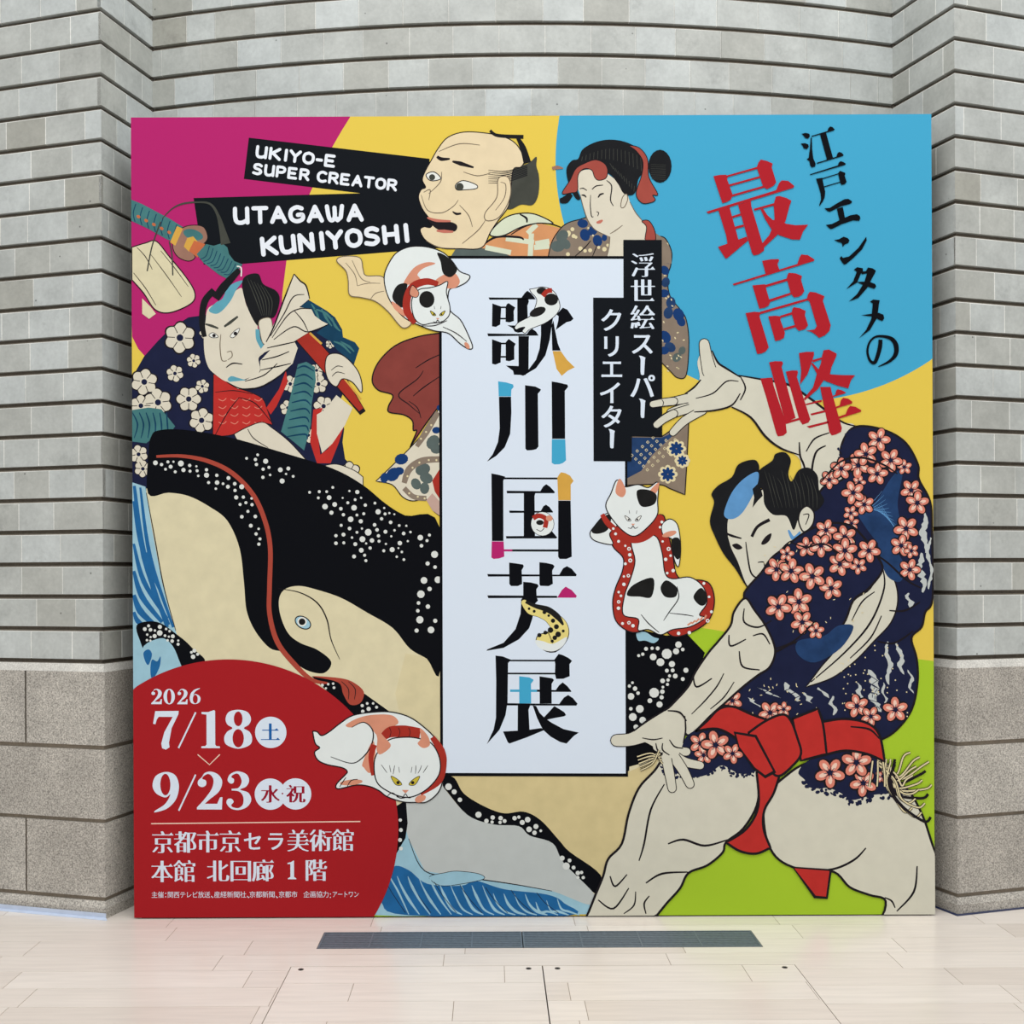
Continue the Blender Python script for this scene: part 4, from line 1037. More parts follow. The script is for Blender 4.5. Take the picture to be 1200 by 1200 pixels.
G.line([(926, 636), (945, 642), (965, 638), (985, 650)], 1.5); G.line([(905, 762), (930, 752), (956, 728)], 1.4)
# near forearm and open hand
G.blob('skin', [(873, 702), (884, 716), (898, 736), (908, 762), (902, 782), (888, 792), (870, 806), (850, 824), (832, 840), (814, 858), (804, 862), (796, 846), (778, 836), (786, 828), (806, 806), (815, 788), (830, 766), (842, 752), (856, 734), (860, 718)], 'line', 1.8)
for p, w in [([(872, 714), (872, 730), (888, 736), (904, 728)], 1.6), ([(854, 745), (856, 758), (874, 750)], 1.6), ([(882, 746), (894, 744), (902, 756)], 1.5), ([(866, 764), (870, 782), (890, 786)], 1.6), ([(848, 790), (840, 805), (826, 822), (810, 838)], 1.3), ([(860, 800), (848, 818), (832, 832)], 1.2), ([(812, 792), (816, 806), (834, 796)], 1.6)]: G.line(p, w)
# bare legs below the coat
G.blob('skin', [(766, 905), (778, 890), (800, 880), (850, 880), (884, 892), (889, 915), (886, 945), (870, 972), (850, 988), (846, 1000), (828, 1015), (806, 1024), (796, 1042), (780, 1060), (764, 1080, 1), (685, 1080, 1), (697, 1050), (706, 1028), (712, 1008), (728, 990), (736, 955), (748, 925)], 'line', 1.9)
G.blob('skin', [(894, 950), (900, 930), (918, 912), (945, 895), (990, 890), (1030, 905), (1062, 925), (1080, 955), (1092, 990), (1100, 1010, 1), (1100, 1085, 1), (1030, 1085, 1), (1037, 1056), (1018, 1049), (995, 1040), (976, 1022), (940, 1020), (912, 1008), (898, 985)], 'line', 1.9)
for p, w in [([(782, 990), (800, 985), (825, 992), (852, 985)], 2), ([(778, 920), (762, 950), (754, 990), (748, 1010)], 1.7), ([(756, 1036), (775, 1025), (805, 1023)], 1.8), ([(714, 1028), (720, 1040), (734, 1026)], 1.6), ([(700, 1056), (718, 1066), (736, 1042)], 1.6), ([(756, 1072), (754, 1060), (760, 1051)], 1.5), ([(940, 1021), (975, 1019), (1000, 1008), (1014, 994)], 1.9), ([(1074, 1015), (1070, 1045), (1050, 1068)], 1.8), ([(1036, 1052), (1044, 1056), (1048, 1064)], 1.5), ([(730, 1072), (742, 1062), (744, 1046)], 1.3)]: G.line(p, w)
# blossom hems on the hips
G.poly('navy', [(798, 872), (812, 858), (836, 852), (862, 866), (886, 884), (888, 902), (872, 908), (860, 905), (845, 898), (830, 908), (812, 912), (795, 908), (780, 905), (778, 896)], sm=True)
hem(G, 'navy', [(778, 904), (800, 911), (820, 908), (845, 900), (862, 908), (880, 906)], 4, 3)
G.poly('navy', [(935, 905), (950, 890), (985, 880), (1012, 878), (1034, 888), (1050, 912), (1060, 928), (1044, 930), (1022, 932), (998, 938), (985, 930), (970, 924), (950, 924), (942, 914)], sm=True)
hem(G, 'navy', [(942, 914), (958, 926), (982, 928), (1000, 940), (1020, 934), (1050, 930)], 5, 4)
flowers(G, [(820, 872, 13), (838, 874, 17), (858, 884, 12), (824, 886, 11), (972, 906, 18), (1003, 894, 18), (1011, 918, 16), (1034, 910, 9)])
# near hand with spread fingers, thumb up left
finger(G, [(722, 869), (738, 868), (754, 862)], [13, 14, 18])
finger(G, [(770, 876), (785, 880), (804, 882)], [11, 10, 9]); finger(G, [(782, 880), (800, 893), (820, 898)], [11, 10, 8.5])
finger(G, [(788, 886), (800, 904), (808, 920)], [12, 11, 9]); finger(G, [(780, 888), (784, 908), (787, 925)], [11, 10.5, 9])
G.poly('skin', [(744, 856), (758, 846), (776, 835), (796, 838), (802, 855), (800, 872), (790, 890), (772, 880), (758, 872), (746, 866)], sm=True)
for p, w in [([(742, 858), (758, 846), (778, 834)], 1.8), ([(752, 866), (765, 868), (776, 866)], 1.2), ([(768, 872), (770, 880), (776, 886)], 1.3), ([(776, 872), (776, 880), (784, 886)], 1.3), ([(802, 840), (803, 856), (800, 872)], 1.4), ([(784, 868), (790, 876), (800, 878)], 1.3), ([(782, 834), (796, 836), (804, 846)], 1.6)]: G.line(p, w)
# straw fringe
G.up()
for i in range(15):
    x0, y0 = 1028 + (i % 5) * 5, 890 + (i % 4) * 3
    tip = (1066 + (i * 11) % 26, 882 + i * 5.4)
    for mat, w in (('line', 3.2), ('straw', 1.7)):
        if mat == 'straw': G.off += STEP * .3
        G.stroke(mat, [(x0, y0), (1036 + i % 6 * 2.5, 900 + i * 1.4), (1050 + i % 3 * 3, 908 + i * 2.6), (tip[0] - 8, tip[1] + 5), tip], w, up=False)
for i in range(3):
    for mat, w in (('line', 3.2), ('straw', 1.7)):
        G.stroke(mat, [(1022 + i * 6, 892), (1020 + i * 8, 908), (1018 + i * 9, 922)], w)
for i in range(5):
    for mat, w in (('line', 2.6), ('straw', 1.3)): G.stroke(mat, [(776 - i, 896 - i * 4), (764, 884 + i * 3), (746 + i, 888 + i * 4)], w)
# red sash, its knot and hanging ends
Z = Art('sash', None, 0)
G.blob('sash', [(814, 858, 1), (828, 846), (842, 832), (858, 829), (880, 838), (912, 852), (920, 880), (905, 906), (884, 884), (862, 866), (840, 855)], 'line', 2)
G.blob('sash', [(948, 850, 1), (966, 846), (990, 843), (1016, 848), (1030, 862), (1036, 893, 1), (1016, 884), (990, 880), (966, 885), (946, 890, 1)], 'line', 2)
G.line([(996, 852), (1018, 855), (1030, 866)], 1.8)
G.blob('sash', [(886, 905, 1), (914, 905, 1), (906, 930), (895, 950), (894, 972), (902, 994, 1), (885, 1001), (866, 998), (850, 988, 1), (874, 972), (888, 945)], 'line', 2)
G.poly('line', [(927, 1016), (974, 1019), (969, 1054), (953, 1053)]); G.poly('sash', [(930, 1018), (971, 1021), (967, 1051), (955, 1050)])
G.blob('sash', [(928, 843, 1), (958, 831, 1), (964, 850), (968, 884, 1), (938, 892, 1)], 'line', 2)
G.blob('sash', [(876, 860, 1), (896, 846), (916, 838), (926, 845), (934, 866), (938, 884), (928, 898), (912, 910), (900, 900)], 'line', 2)
G.poly('line', [(859, 858), (886, 862), (909, 906), (896, 913), (882, 902), (864, 876)]); G.poly('sash', [(862, 861), (884, 865), (905, 904), (896, 909), (884, 900), (866, 876)])
G.build()

# ------------------------------------------------------------------ white title column
TP = Art('title_panel', banner, 3.2)
TP.poly('black', [(515.5, 301.5), (735.5, 301.5), (735.5, 911.5), (515.5, 911.5)]); TP.poly('panel', [(518.7, 304.8), (732.8, 304.8), (732.8, 907.8), (518.7, 907.8)])
title_panel = TP.build()
def title_char(ox, oy, items, base=3.3):
    A = Art('title_character', title_panel, base).org(ox, oy, 10.0)
    for mat, pts in items:
        if len(pts) == 2: pts = [pts[0], (pts[1][0], pts[0][1]), pts[1], (pts[0][0], pts[1][1])]
        A.poly(mat, pts, up=False)
    return A
k = 'black'
c = title_char(560, 330, [
    (k, [(135, 202), (520, 205), (535, 185), (560, 150), (590, 122), (630, 150), (665, 190), (690, 224), (148, 230)]),
    (k, [(180, 272), (285, 310), (272, 520), (220, 548), (175, 542)]), (k, [(335, 315), (350, 280), (370, 268), (448, 320), (430, 360), (432, 478), (380, 495), (335, 488)]),
    (k, [(278, 308), (342, 328)]), (k, [(268, 440), (338, 460)]),
    (k, [(472, 215), (600, 215), (608, 250), (590, 300), (598, 540), (590, 575), (560, 602), (480, 615), (440, 602), (420, 565), (355, 528), (472, 532)]),
    (k, [(120, 624), (580, 632), (610, 590), (645, 568), (690, 600), (720, 648), (130, 658)]),
    (k, [(175, 692), (285, 732), (275, 965), (215, 990), (175, 980)]), (k, [(335, 728), (370, 688), (452, 745), (435, 780), (435, 930), (375, 950), (335, 942)]),
    (k, [(280, 732), (342, 752)]), (k, [(270, 888), (340, 908)]),
    (k, [(485, 655), (610, 655), (605, 700), (602, 1060), (565, 1112), (430, 1108), (420, 1062), (335, 1000), (485, 1006)]),
    (k, [(748, 522), (890, 440), (870, 560), (850, 700), (800, 880), (690, 1030), (540, 1120), (510, 1112), (600, 1050), (690, 930), (732, 800), (748, 640)]),
    (k, [(930, 400), (1005, 320), (1060, 345), (1130, 450), (1100, 478), (1050, 490), (985, 535), (922, 582), (950, 480), (955, 422)]),
    (k, [(872, 530), (895, 470), (910, 570), (945, 740), (978, 824), (880, 824)]),
    ('ochre', [(884, 830), (980, 830), (1050, 930), (1142, 1020), (1060, 1060), (990, 1120), (930, 1040)])])
c.up(); c.blob('cat', [(615, 105, 1), (690, 92), (760, 78), (860, 100), (930, 170), (968, 270), (965, 340), (910, 420), (800, 500), (690, 545), (610, 580), (565, 622), (530, 595), (560, 550), (500, 560), (462, 578), (440, 555), (480, 500), (560, 455), (620, 420), (670, 340), (700, 240), (680, 190), (640, 150)], 'line', .7)
c.oval('catblack', 760, 125, 62, 42); c.oval('catblack', 870, 225, 80, 70); c.oval('catblack', 710, 370, 100, 50, -.4); c.stroke('collar', [(770, 185), (820, 130), (880, 118)], 5.5); c.build()
c = title_char(560, 440, [
    ('blue', [(245, 85), (340, 98), (420, 122), (427, 150), (400, 185), (396, 262), (252, 262)]),
    (k, [(254, 266), (396, 266), (400, 450), (385, 700), (320, 860), (220, 960), (110, 1030), (180, 940), (240, 800), (262, 640)]),
    (k, [(560, 130), (680, 145), (745, 178), (740, 195), (710, 230), (715, 850), (690, 880), (640, 892), (580, 895), (562, 872)]),
    (k, [(872, 85), (960, 100), (1055, 122), (1065, 148), (1026, 195), (1028, 758), (875, 758)]),
    ('blue', [(872, 764), (1030, 764), (1038, 1010), (1000, 1042), (960, 1056), (900, 1058), (870, 1040)])]); c.build()
c = title_char(560, 550, [
    (k, [(163, 65), (250, 82), (325, 102), (302, 150), (302, 858), (168, 858)]), ('magenta', [(165, 862), (305, 862), (312, 1040), (250, 1062), (185, 1068), (160, 1050)]),
    ('magenta', [(308, 955), (405, 980)]), (k, [(405, 955), (945, 980)]), (k, [(310, 112), (940, 134)]),
    ('ochre', [(935, 112), (960, 70), (980, 50), (1030, 60), (1085, 90), (1125, 152), (1092, 195), (1092, 378), (945, 378)]),
    (k, [(945, 382), (1090, 382), (1102, 1040), (1040, 1066), (960, 1066), (942, 1040)]),
    (k, [(340, 268), (735, 272), (770, 215), (805, 190), (850, 220), (905, 280), (900, 296), (345, 298)]),
    (k, [(370, 500), (740, 505), (770, 450), (800, 430), (840, 455), (885, 515), (880, 522), (375, 528)]),
    (k, [(332, 800), (780, 796), (830, 750), (870, 740), (932, 815), (920, 826), (335, 828)]), (k, [(542, 290), (680, 290), (668, 330), (672, 815), (540, 815)])])
c.up(); c.oval('line', 760, 655, 139, 144); c.oval('cat', 760, 655, 133, 138); c.stroke('collar', [(650, 590), (720, 560), (800, 600), (790, 700)], 5.5); c.oval('catblack', 730, 640, 44, 30); c.oval('catorange', 840, 590, 40, 34); c.stroke('line', [(690, 720), (740, 740), (780, 705)], .8); c.build()
c = title_char(560, 660, [
    (k, [(112, 145), (955, 150), (1000, 75), (1045, 50), (1100, 80), (1160, 150), (1150, 168), (120, 175)]),
    (k, [(368, 10), (440, 18), (530, 32), (540, 55), (515, 100), (520, 260), (470, 285), (390, 285), (370, 262)]), (k, [(722, 5), (800, 12), (880, 30), (900, 52), (872, 105), (880, 258), (830, 285), (735, 282), (722, 262)]),
    (k, [(532, 235), (620, 242), (700, 262), (712, 285), (686, 322), (690, 410), (705, 455), (660, 500), (520, 500), (505, 450), (532, 400)]),
    (k, [(112, 395), (930, 398), (930, 422), (122, 428)]), ('magenta', [(930, 420), (985, 330), (1030, 290), (1100, 330), (1160, 398), (1150, 420)]),
    (k, [(508, 480), (650, 600), (640, 660), (600, 780), (480, 910), (300, 1010), (100, 1045), (110, 1028), (300, 950), (440, 790), (500, 610)])])
c.up(); c.stroke('line', [(545, 480), (620, 560), (720, 590), (840, 640), (940, 740), (950, 840), (860, 940), (760, 920)], [8, 12, 12, 15, 20, 24, 26, 17], cap=True); c.stroke('eelyellow', [(545, 480), (620, 560), (720, 590), (840, 640), (940, 740), (950, 840), (860, 930), (760, 920)], [7, 11, 11, 14, 19, 22, 22, 15], cap=True)
c.blob('cat', [(672, 920), (760, 930), (880, 960), (1040, 880), (1000, 980), (900, 1045), (790, 1040), (700, 990)])
c.stroke('catblack', [(560, 470), (680, 520), (820, 560), (930, 640), (1000, 740)], [3, 5, 7, 7, 2])
c.spots('catblack', [(600, 550, 16), (660, 580, 18), (780, 590, 24), (830, 630, 16), (880, 690, 26), (920, 760, 30), (850, 800, 34), (940, 850, 34), (1000, 810, 18), (870, 930, 20), (790, 830, 24), (720, 860, 26), (900, 890, 28)])
c.build()
c = title_char(560, 760, [
    (k, [(205, 100), (290, 110), (385, 148), (352, 190), (345, 650), (320, 800), (250, 970), (100, 1140), (180, 970), (208, 830), (212, 400)]),
    (k, [(370, 148), (900, 168)]), (k, [(345, 300), (905, 320)]), (k, [(895, 145), (945, 78), (1000, 95), (1060, 125), (1102, 160), (1072, 200), (1074, 340), (1000, 370), (915, 372), (900, 310), (905, 200)]),
    ('blue', [(482, 342), (600, 355), (648, 380), (648, 395), (620, 430), (622, 660), (482, 660)]), ('blue', [(375, 498), (690, 526)]),
    (k, [(720, 342), (870, 365), (890, 385), (862, 430), (862, 662), (722, 662)]), (k, [(690, 498), (910, 503), (950, 445), (992, 412), (1050, 460), (1095, 518), (1085, 524), (690, 524)]),
    (k, [(340, 658), (950, 665), (1005, 590), (1055, 560), (1110, 595), (1165, 662), (1150, 685), (340, 685)]),
    (k, [(465, 680), (612, 680), (590, 735), (602, 968), (740, 948), (775, 972), (565, 1060), (365, 1132), (345, 1115), (290, 990), (462, 980)]),
    (k, [(640, 685), (680, 690), (720, 770), (780, 830), (860, 885), (1000, 960), (1180, 1000), (1120, 1040), (1035, 1130), (960, 1112), (850, 1050), (760, 970), (738, 930), (690, 830)]),
    (k, [(765, 828), (830, 760), (892, 690), (960, 730), (1010, 762), (1030, 795), (1010, 810), (900, 830), (800, 852)])]); c.build()

# ------------------------------------------------------------------ cats
def cat_face(A, x, y, s, eye='eyeyellow'):
    A.blob(eye, [(x - 6.5 * s, y - 2.8 * s), (x - 3.4 * s, y - 1.3 * s), (x - 1.6 * s, y + 1.0 * s), (x - 4.4 * s, y + 1.0 * s)], 'line', .6); A.oval('line', x - 3.3 * s, y + .1 * s, .75 * s); A.blob(eye, [(x + 6.5 * s, y - 2.8 * s), (x + 3.4 * s, y - 1.3 * s), (x + 1.6 * s, y + 1.0 * s), (x + 4.4 * s, y + 1.0 * s)], 'line', .6); A.oval('line', x + 3.3 * s, y + .1 * s, .75 * s)
    A.poly('catorange', [(x - 1.6 * s, y + 3.4 * s), (x + 1.6 * s, y + 3.4 * s), (x, y + 5 * s)])
    A.line([(x - 4 * s, y + 6.5 * s), (x - 1.5 * s, y + 7 * s), (x, y + 5.2 * s), (x + 1.5 * s, y + 7 * s), (x + 4 * s, y + 6 * s)], .9)
    for d in (-1, 1): A.line([(x + d * 3 * s, y - 7 * s), (x + d * 2.6 * s, y - 4.4 * s)], .6)

C1 = Art('curled_cat_picture', banner, 4.0).org(390, 280, 6.667)
C1.blob('oldskin', [(40, 185), (90, 150), (220, 160), (245, 250), (270, 300), (400, 310), (440, 420), (560, 600), (620, 670), (550, 705), (440, 580), (340, 500), (230, 470), (140, 450), (130, 340), (110, 260)], 'softline', .9)
for p in ([(110, 200), (180, 290), (200, 380)], [(160, 180), (230, 320), (300, 350)], [(200, 380), (280, 360), (380, 360)], [(300, 490), (340, 440), (410, 420)]): C1.line(p, .8, 'softline')
C1.blob('cat', [(640, 70), (760, 78), (870, 118), (940, 185), (1000, 265), (1078, 300), (1050, 350), (985, 385), (915, 415), (918, 560), (1000, 640), (1050, 730), (1098, 850), (1070, 872), (1000, 830), (910, 750), (800, 730), (690, 690), (570, 630), (470, 520), (420, 400), (415, 280), (480, 150), (550, 95)], 'line', 1.1)
C1.blob('catorange', [(560, 360), (640, 240), (740, 195), (810, 205), (720, 240), (670, 290), (690, 330), (600, 370)]); C1.blob('catorange', [(810, 335), (940, 270), (1000, 340), (960, 395), (860, 390)])
C1.blob('catblack', [(825, 120), (900, 150), (980, 245), (930, 310), (870, 280), (850, 190)]); C1.blob('catblack', [(480, 430), (520, 370), (590, 365), (570, 450), (550, 550), (480, 490)]); C1.blob('catorange', [(470, 500), (550, 560), (570, 620), (490, 560)])
C1.stroke('collar', [(830, 365), (740, 345), (640, 380), (590, 470), (590, 580), (650, 670)], [6, 8, 9, 9, 9, 6])
C1.blob('cat', [(625, 490), (680, 410), (760, 395), (840, 375), (905, 345), (895, 430), (922, 540), (915, 610), (860, 660), (780, 670), (700, 680), (640, 620)], 'line', 1)
C1.blob('catorange', [(608, 445), (630, 375), (680, 430), (660, 470)], 'line', .7); C1.oval('catblack', 742, 485, 60, 66)
C1.org(0, 0, 1); cat_face(C1, 514, 370, 1.35); C1.line([(520, 385), (535, 392), (548, 402)], 1); C1.org(390, 280, 6.667); C1.oval('catorange', 1055, 845, 30, 16, 1.0); C1.line([(690, 690), (800, 690), (900, 650)], 1)
C1.build()

C2 = Art('sitting_cat_picture', banner, 4.0).org(690, 550, 5.714)
C2.blob('collar', [(145, 400), (160, 520), (230, 600), (225, 690), (180, 800), (160, 900), (180, 1020), (260, 1090), (340, 1095), (460, 1040), (560, 1125), (680, 1100), (800, 1020), (840, 900), (820, 790), (760, 750), (600, 730), (560, 560), (520, 380), (480, 310), (300, 380)], 'line', 1.2)
C2.blob('cat', [(290, 480), (440, 450), (490, 560), (510, 700), (560, 740), (680, 730), (770, 800), (790, 900), (740, 980), (780, 1000), (680, 1060), (560, 1080), (480, 1115), (400, 1080), (330, 1085), (330, 1010), (230, 980), (240, 850), (280, 740), (310, 620)], 'line', 1.1)
C2.blob('catblack', [(255, 850), (300, 780), (430, 735), (420, 860), (340, 860)]); C2.blob('catblack', [(480, 800), (520, 750), (590, 800), (580, 860), (510, 860)]); C2.blob('catblack', [(700, 860), (750, 800), (790, 850), (780, 910), (740, 915)])
C2.line([(590, 790), (600, 870), (540, 960), (500, 1020)], 1.1); C2.line([(540, 970), (640, 980), (700, 990)], 1); C2.line([(350, 980), (400, 1040), (470, 1100)], 1.1)
C2.up()
for i in range(5): C2.stroke('catorange', [(660 + i * 28, 1050 - i * 10), (690 + i * 24, 1030 - i * 12)], 2, up=False)
C2.blob('cat', [(490, 380), (540, 340), (590, 370), (610, 450), (615, 560), (600, 660), (570, 600), (560, 480), (500, 450)], 'line', 1); C2.blob('catblack', [(555, 480), (605, 470), (618, 560), (600, 610), (570, 580)]); C2.oval('catorange', 540, 440, 50, 18, -.3)
C2.blob('cat', [(10, 450), (30, 400), (130, 300), (190, 380), (140, 440), (160, 510), (50, 490)], 'line', 1); C2.blob('catblack', [(20, 420), (80, 340), (150, 310), (130, 410), (60, 440)])
C2.stroke('collar', [(90, 310), (140, 380), (260, 470), (360, 470), (450, 400), (475, 310)], [5, 7, 8, 8, 8, 6])
C2.blob('cat', [(115, 250), (150, 170), (190, 80), (240, 125), (330, 110), (400, 130), (465, 95), (462, 220), (460, 310), (400, 390), (310, 455), (230, 420), (150, 330)], 'line', 1.1)
C2.poly('catorange', [(180, 160), (208, 70), (250, 150), (225, 195)], sm=True); C2.poly('catorange', [(412, 150), (470, 95), (462, 150), (430, 180)], sm=True); C2.blob('catblack', [(325, 150), (400, 145), (455, 180), (440, 240), (370, 260), (335, 230)])
C2.org(0, 0, 1); cat_face(C2, 742, 610, 1.5, 'eyewhite'); C2.org(690, 550, 5.714)
C2.spots('cat', [(165, 405, 9), (180, 440, 10), (200, 490, 10), (245, 520, 8), (270, 540, 13), (275, 580, 12), (278, 618, 14), (245, 640, 10), (265, 720, 12), (235, 778, 12), (200, 830, 9), (215, 855, 9), (200, 895, 12), (198, 938, 12), (268, 1035, 12), (295, 1055, 12), (225, 1040, 10), (235, 725, 8), (478, 395, 9), (490, 360, 10), (535, 540, 14), (495, 490, 8), (548, 585, 9), (515, 610, 12), (565, 685, 12), (525, 702, 9), (770, 770, 10), (805, 860, 9), (820, 960, 10), (795, 1020, 13), (672, 1100, 12), (600, 1105, 12)])
C2.spots('collar', [(270, 540, 6), (278, 618, 6), (535, 540, 6), (200, 895, 5), (268, 1035, 5), (795, 1020, 6), (265, 720, 5)])
C2.build()

# ------------------------------------------------------------------ date disc with its lettering
DD = Art('date_disc', banner, 3.2)
pts = []
for i in range(97):
    a = math.radians(-125 + 165 * i / 96)
    pts.append((268 + 198 * math.cos(a), 973.5 + 198 * math.sin(a)))
pts = [(150, 1090), (150, 973.5 - math.sqrt(198 ** 2 - 118 ** 2))] + [p for p in pts if p[0] > 151] + [(425, 1090)]
pts = [p for p in pts if p[1] <= 1091]
DD.poly('red', pts)
DD.stroke('petalpale', [(176.3, 968.5), (421.5, 965.1)], 1.3, sm=False)
date_disc = DD.build()

DL = Art('date_lettering', date_disc, 3.5).org(165, 800, 5.714)
w_ = 'panel'
DL.poly(w_, [(95, 208), (252, 206), (250, 228), (205, 320), (186, 420), (190, 450), (165, 466), (140, 456), (135, 425), (155, 350), (212, 246), (118, 246), (105, 265), (96, 296), (80, 293)])
DL.stroke(w_, [(250, 455), (366, 215)], 1.9, sm=False); DL.stroke(w_, [(250, 875), (364, 633)], 1.9, sm=False)
DL.poly(w_, [(405, 213), (450, 213), (488, 200), (496, 205), (496, 430), (503, 441), (527, 443), (527, 455), (403, 455), (403, 443), (430, 441), (438, 430), (438, 230), (405, 226)])
ell = lambda x, y, a, b: [(x + a * math.cos(t * math.pi / 6), y + b * math.sin(t * math.pi / 6)) for t in range(12)]
DL.poly(w_, [(650, 197), (712, 212), (736, 256), (722, 296), (688, 320), (726, 345), (743, 386), (728, 432), (650, 458), (572, 432), (556, 386), (576, 345), (612, 320), (578, 296), (566, 256), (588, 212)], sm=True, holes=[ell(650, 258, 29, 49), ell(650, 388, 38, 61)])
nine = [(165, 615), (225, 635), (250, 690), (248, 750), (225, 810), (170, 862), (95, 886), (91, 876), (150, 838), (180, 800), (194, 765), (170, 784), (140, 782), (95, 755), (75, 705), (98, 642)]
DL.poly(w_, nine, sm=True, holes=[ell(161, 700, 34, 72)])
two = [(405, 650), (425, 622), (465, 612), (515, 632), (542, 680), (520, 745), (455, 800), (425, 828, 1), (508, 828, 1), (526, 785, 1), (543, 783, 1), (539, 866, 1), (372, 866, 1), (372, 852, 1), (420, 800), (470, 730), (484, 675), (470, 640), (445, 628), (415, 645), (410, 662), (432, 672), (434, 700), (410, 716), (382, 705), (380, 675)]
DL.poly(w_, two, sm=True)
three = [(578, 670), (590, 635), (620, 615), (655, 610), (705, 630), (722, 672), (702, 712), (662, 732), (715, 752), (736, 800), (708, 848), (650, 869), (598, 858), (570, 822), (580, 795), (605, 795), (618, 815), (602, 835), (612, 850), (650, 856), (680, 830), (682, 780), (655, 745), (605, 738, 1), (605, 727, 1), (650, 720), (672, 680), (660, 640), (640, 624), (610, 636), (604, 650), (620, 662), (618, 685), (598, 692)]
DL.poly(w_, three, sm=True)
DL.stroke('petalpale', [(378, 498), (457, 566), (527, 497)], 1.3, sm=False)
def remap(src, dst):
    (a0, a1, b0, b1), (c0, c1, d0, d1) = src, dst
    return lambda L: [(c0 + (p[0] - a0) / (a1 - a0) * (c1 - c0), d0 + (p[1] - b0) / (b1 - b0) * (d1 - d0), *p[2:]) for p in L]
for x0, x1 in ((68, 140), (243, 312)): DL.poly(w_, remap((372, 543, 612, 866), (x0, x1, 58, 161))(two), sm=True)
DL.poly(w_, ell(189, 110, 38, 52), sm=True, holes=[ell(189, 110, 15, 46)])
f = remap((250, 75, 886, 612), (327, 399, 53, 161)); DL.poly(w_, f(nine), sm=True, holes=[f(ell(161, 700, 40, 74))])
DL.build()
WD = Art('weekday_discs', date_disc, 3.5).org(165, 800, 5.714)
WD.oval('panel', 868, 348, 105, n=40); WD.oval('panel', 864, 762, 105, n=40); WD.oval('panel', 1033, 760, 105, n=40); WD.oval('crimson', 945, 758, 6, n=8)
WD.org(0, 0, 1); WD.up()
put_glyph(WD, 'dayblue', '土', 316.6, 860.5, 23, 'lightkanji'); put_glyph(WD, 'crimson', '水', 316.2, 933.0, 23, 'lightkanji'); put_glyph(WD, 'crimson', '祝', 346.2, 932.6, 23, 'lightkanji')
WD.build()
VL = Art('venue_lettering', date_disc, 3.5); VL.up()
for i, ch in enumerate('京都市京セラ美術館'):
    x = 190 + i * 26.45; y = 990.0 - i * 0.4
    kana = ch in 'セラ'
    put_glyph(VL, 'panel', ch, x, y, 24 if kana else 28.5, 'kana' if kana else 'kanji', wx=23 if kana else 27)
for i, (ch, x) in enumerate((('本', 189.2), ('館', 215.7), ('北', 254.5), ('回', 281.3), ('廊', 307.5), ('階', 369.5))):
    put_glyph(VL, 'panel', ch, x, 1024.2 - (x - 189) * .012, 28.5, 'kanji', wx=27)
VL.org(165, 955, 4.444); VL.poly('panel', [(760, 262), (778, 258), (790, 250), (794, 250), (794, 335), (805, 342), (805, 347), (762, 347), (762, 342), (775, 335), (775, 268), (760, 268)]); VL.org(0, 0, 1)
VL.build()
HL = Art('organiser_lettering', date_disc, 3.5); HL.up()
def run(A, mat, text, x0, x1, y, em):
    n = len(text); w = (x1 - x0) / n
    for i, ch in enumerate(text): put_glyph(A, mat, ch, x0 + w * (i + .5), y - (x0 + w * (i + .5) - 176) * .006, em, 'plain', wx=w * 1.04)
for t, a, b in (('主催', 50, 116), ('関西テレビ放送', 134, 357), ('産経新聞社', 376, 545), ('京都新聞', 560, 695), ('京都市', 713, 812), ('企画協力', 842, 976), ('アートワン', 992, 1132)):
    run(HL, 'panel', t, 165 + a / 4.444, 165 + b / 4.444, 1051.8, 8.1)
for a in (361, 549, 699): HL.stroke('panel', [(165 + a / 4.444, 1053), (165 + (a + 9) / 4.444, 1055)], [.7, 1.3], up=False)
for a in (125, 983): HL.oval('panel', 165 + a / 4.444, 1050.2, .7, up=False, n=8); HL.oval('panel', 165 + a / 4.444, 1054.2, .7, up=False, n=8)
HL.build()

C3 = Art('sleeping_cat_picture', banner, 4.4).org(360, 800, 6.667)
C3.blob('cat', [(40, 395, 1), (75, 400), (110, 430), (170, 400), (260, 330), (360, 270), (520, 245), (660, 245), (800, 285), (920, 370), (1000, 450), (1060, 530), (1078, 640), (1060, 760), (1020, 870), (930, 945), (840, 950), (740, 945), (620, 905), (560, 860), (480, 825), (380, 815), (240, 845), (225, 810), (290, 740), (310, 710), (270, 680), (150, 655), (80, 620), (55, 560), (95, 525), (60, 490)], 'line', 1.2)
C3.blob('catorange', [(300, 345), (400, 290), (520, 265), (660, 270), (710, 330), (620, 380), (560, 430), (520, 400), (490, 350), (420, 325), (340, 365)]); C3.blob('catorange', [(430, 640), (510, 470), (530, 600), (490, 720), (440, 680)]); C3.oval('catorange', 340, 795, 90, 22, -.1); C3.oval('catorange', 880, 920, 45, 28, -.4)
C3.line([(345, 365), (440, 325), (510, 390), (500, 500), (430, 600), (340, 645), (180, 595)], 1.3)
C3.stroke('collar', [(590, 440), (650, 400), (760, 395), (880, 410)], [8, 13, 14, 12]); C3.stroke('collar', [(975, 440), (1040, 540), (1060, 640), (1020, 780), (880, 880)], [6, 9, 8, 9, 5]); C3.stroke('collar', [(520, 500), (495, 600), (510, 740)], [7, 6, 4])
C3.up()
for x in (640, 710, 790): C3.stroke('line', [(x, 365), (x + 12, 400), (x, 445)], .7, up=False)
C3.blob('cat', [(520, 640), (560, 540), (640, 460), (760, 440), (870, 450), (970, 490), (1030, 600), (1030, 720), (960, 820), (860, 890), (760, 910), (640, 870), (540, 790)], 'line', 1.2)
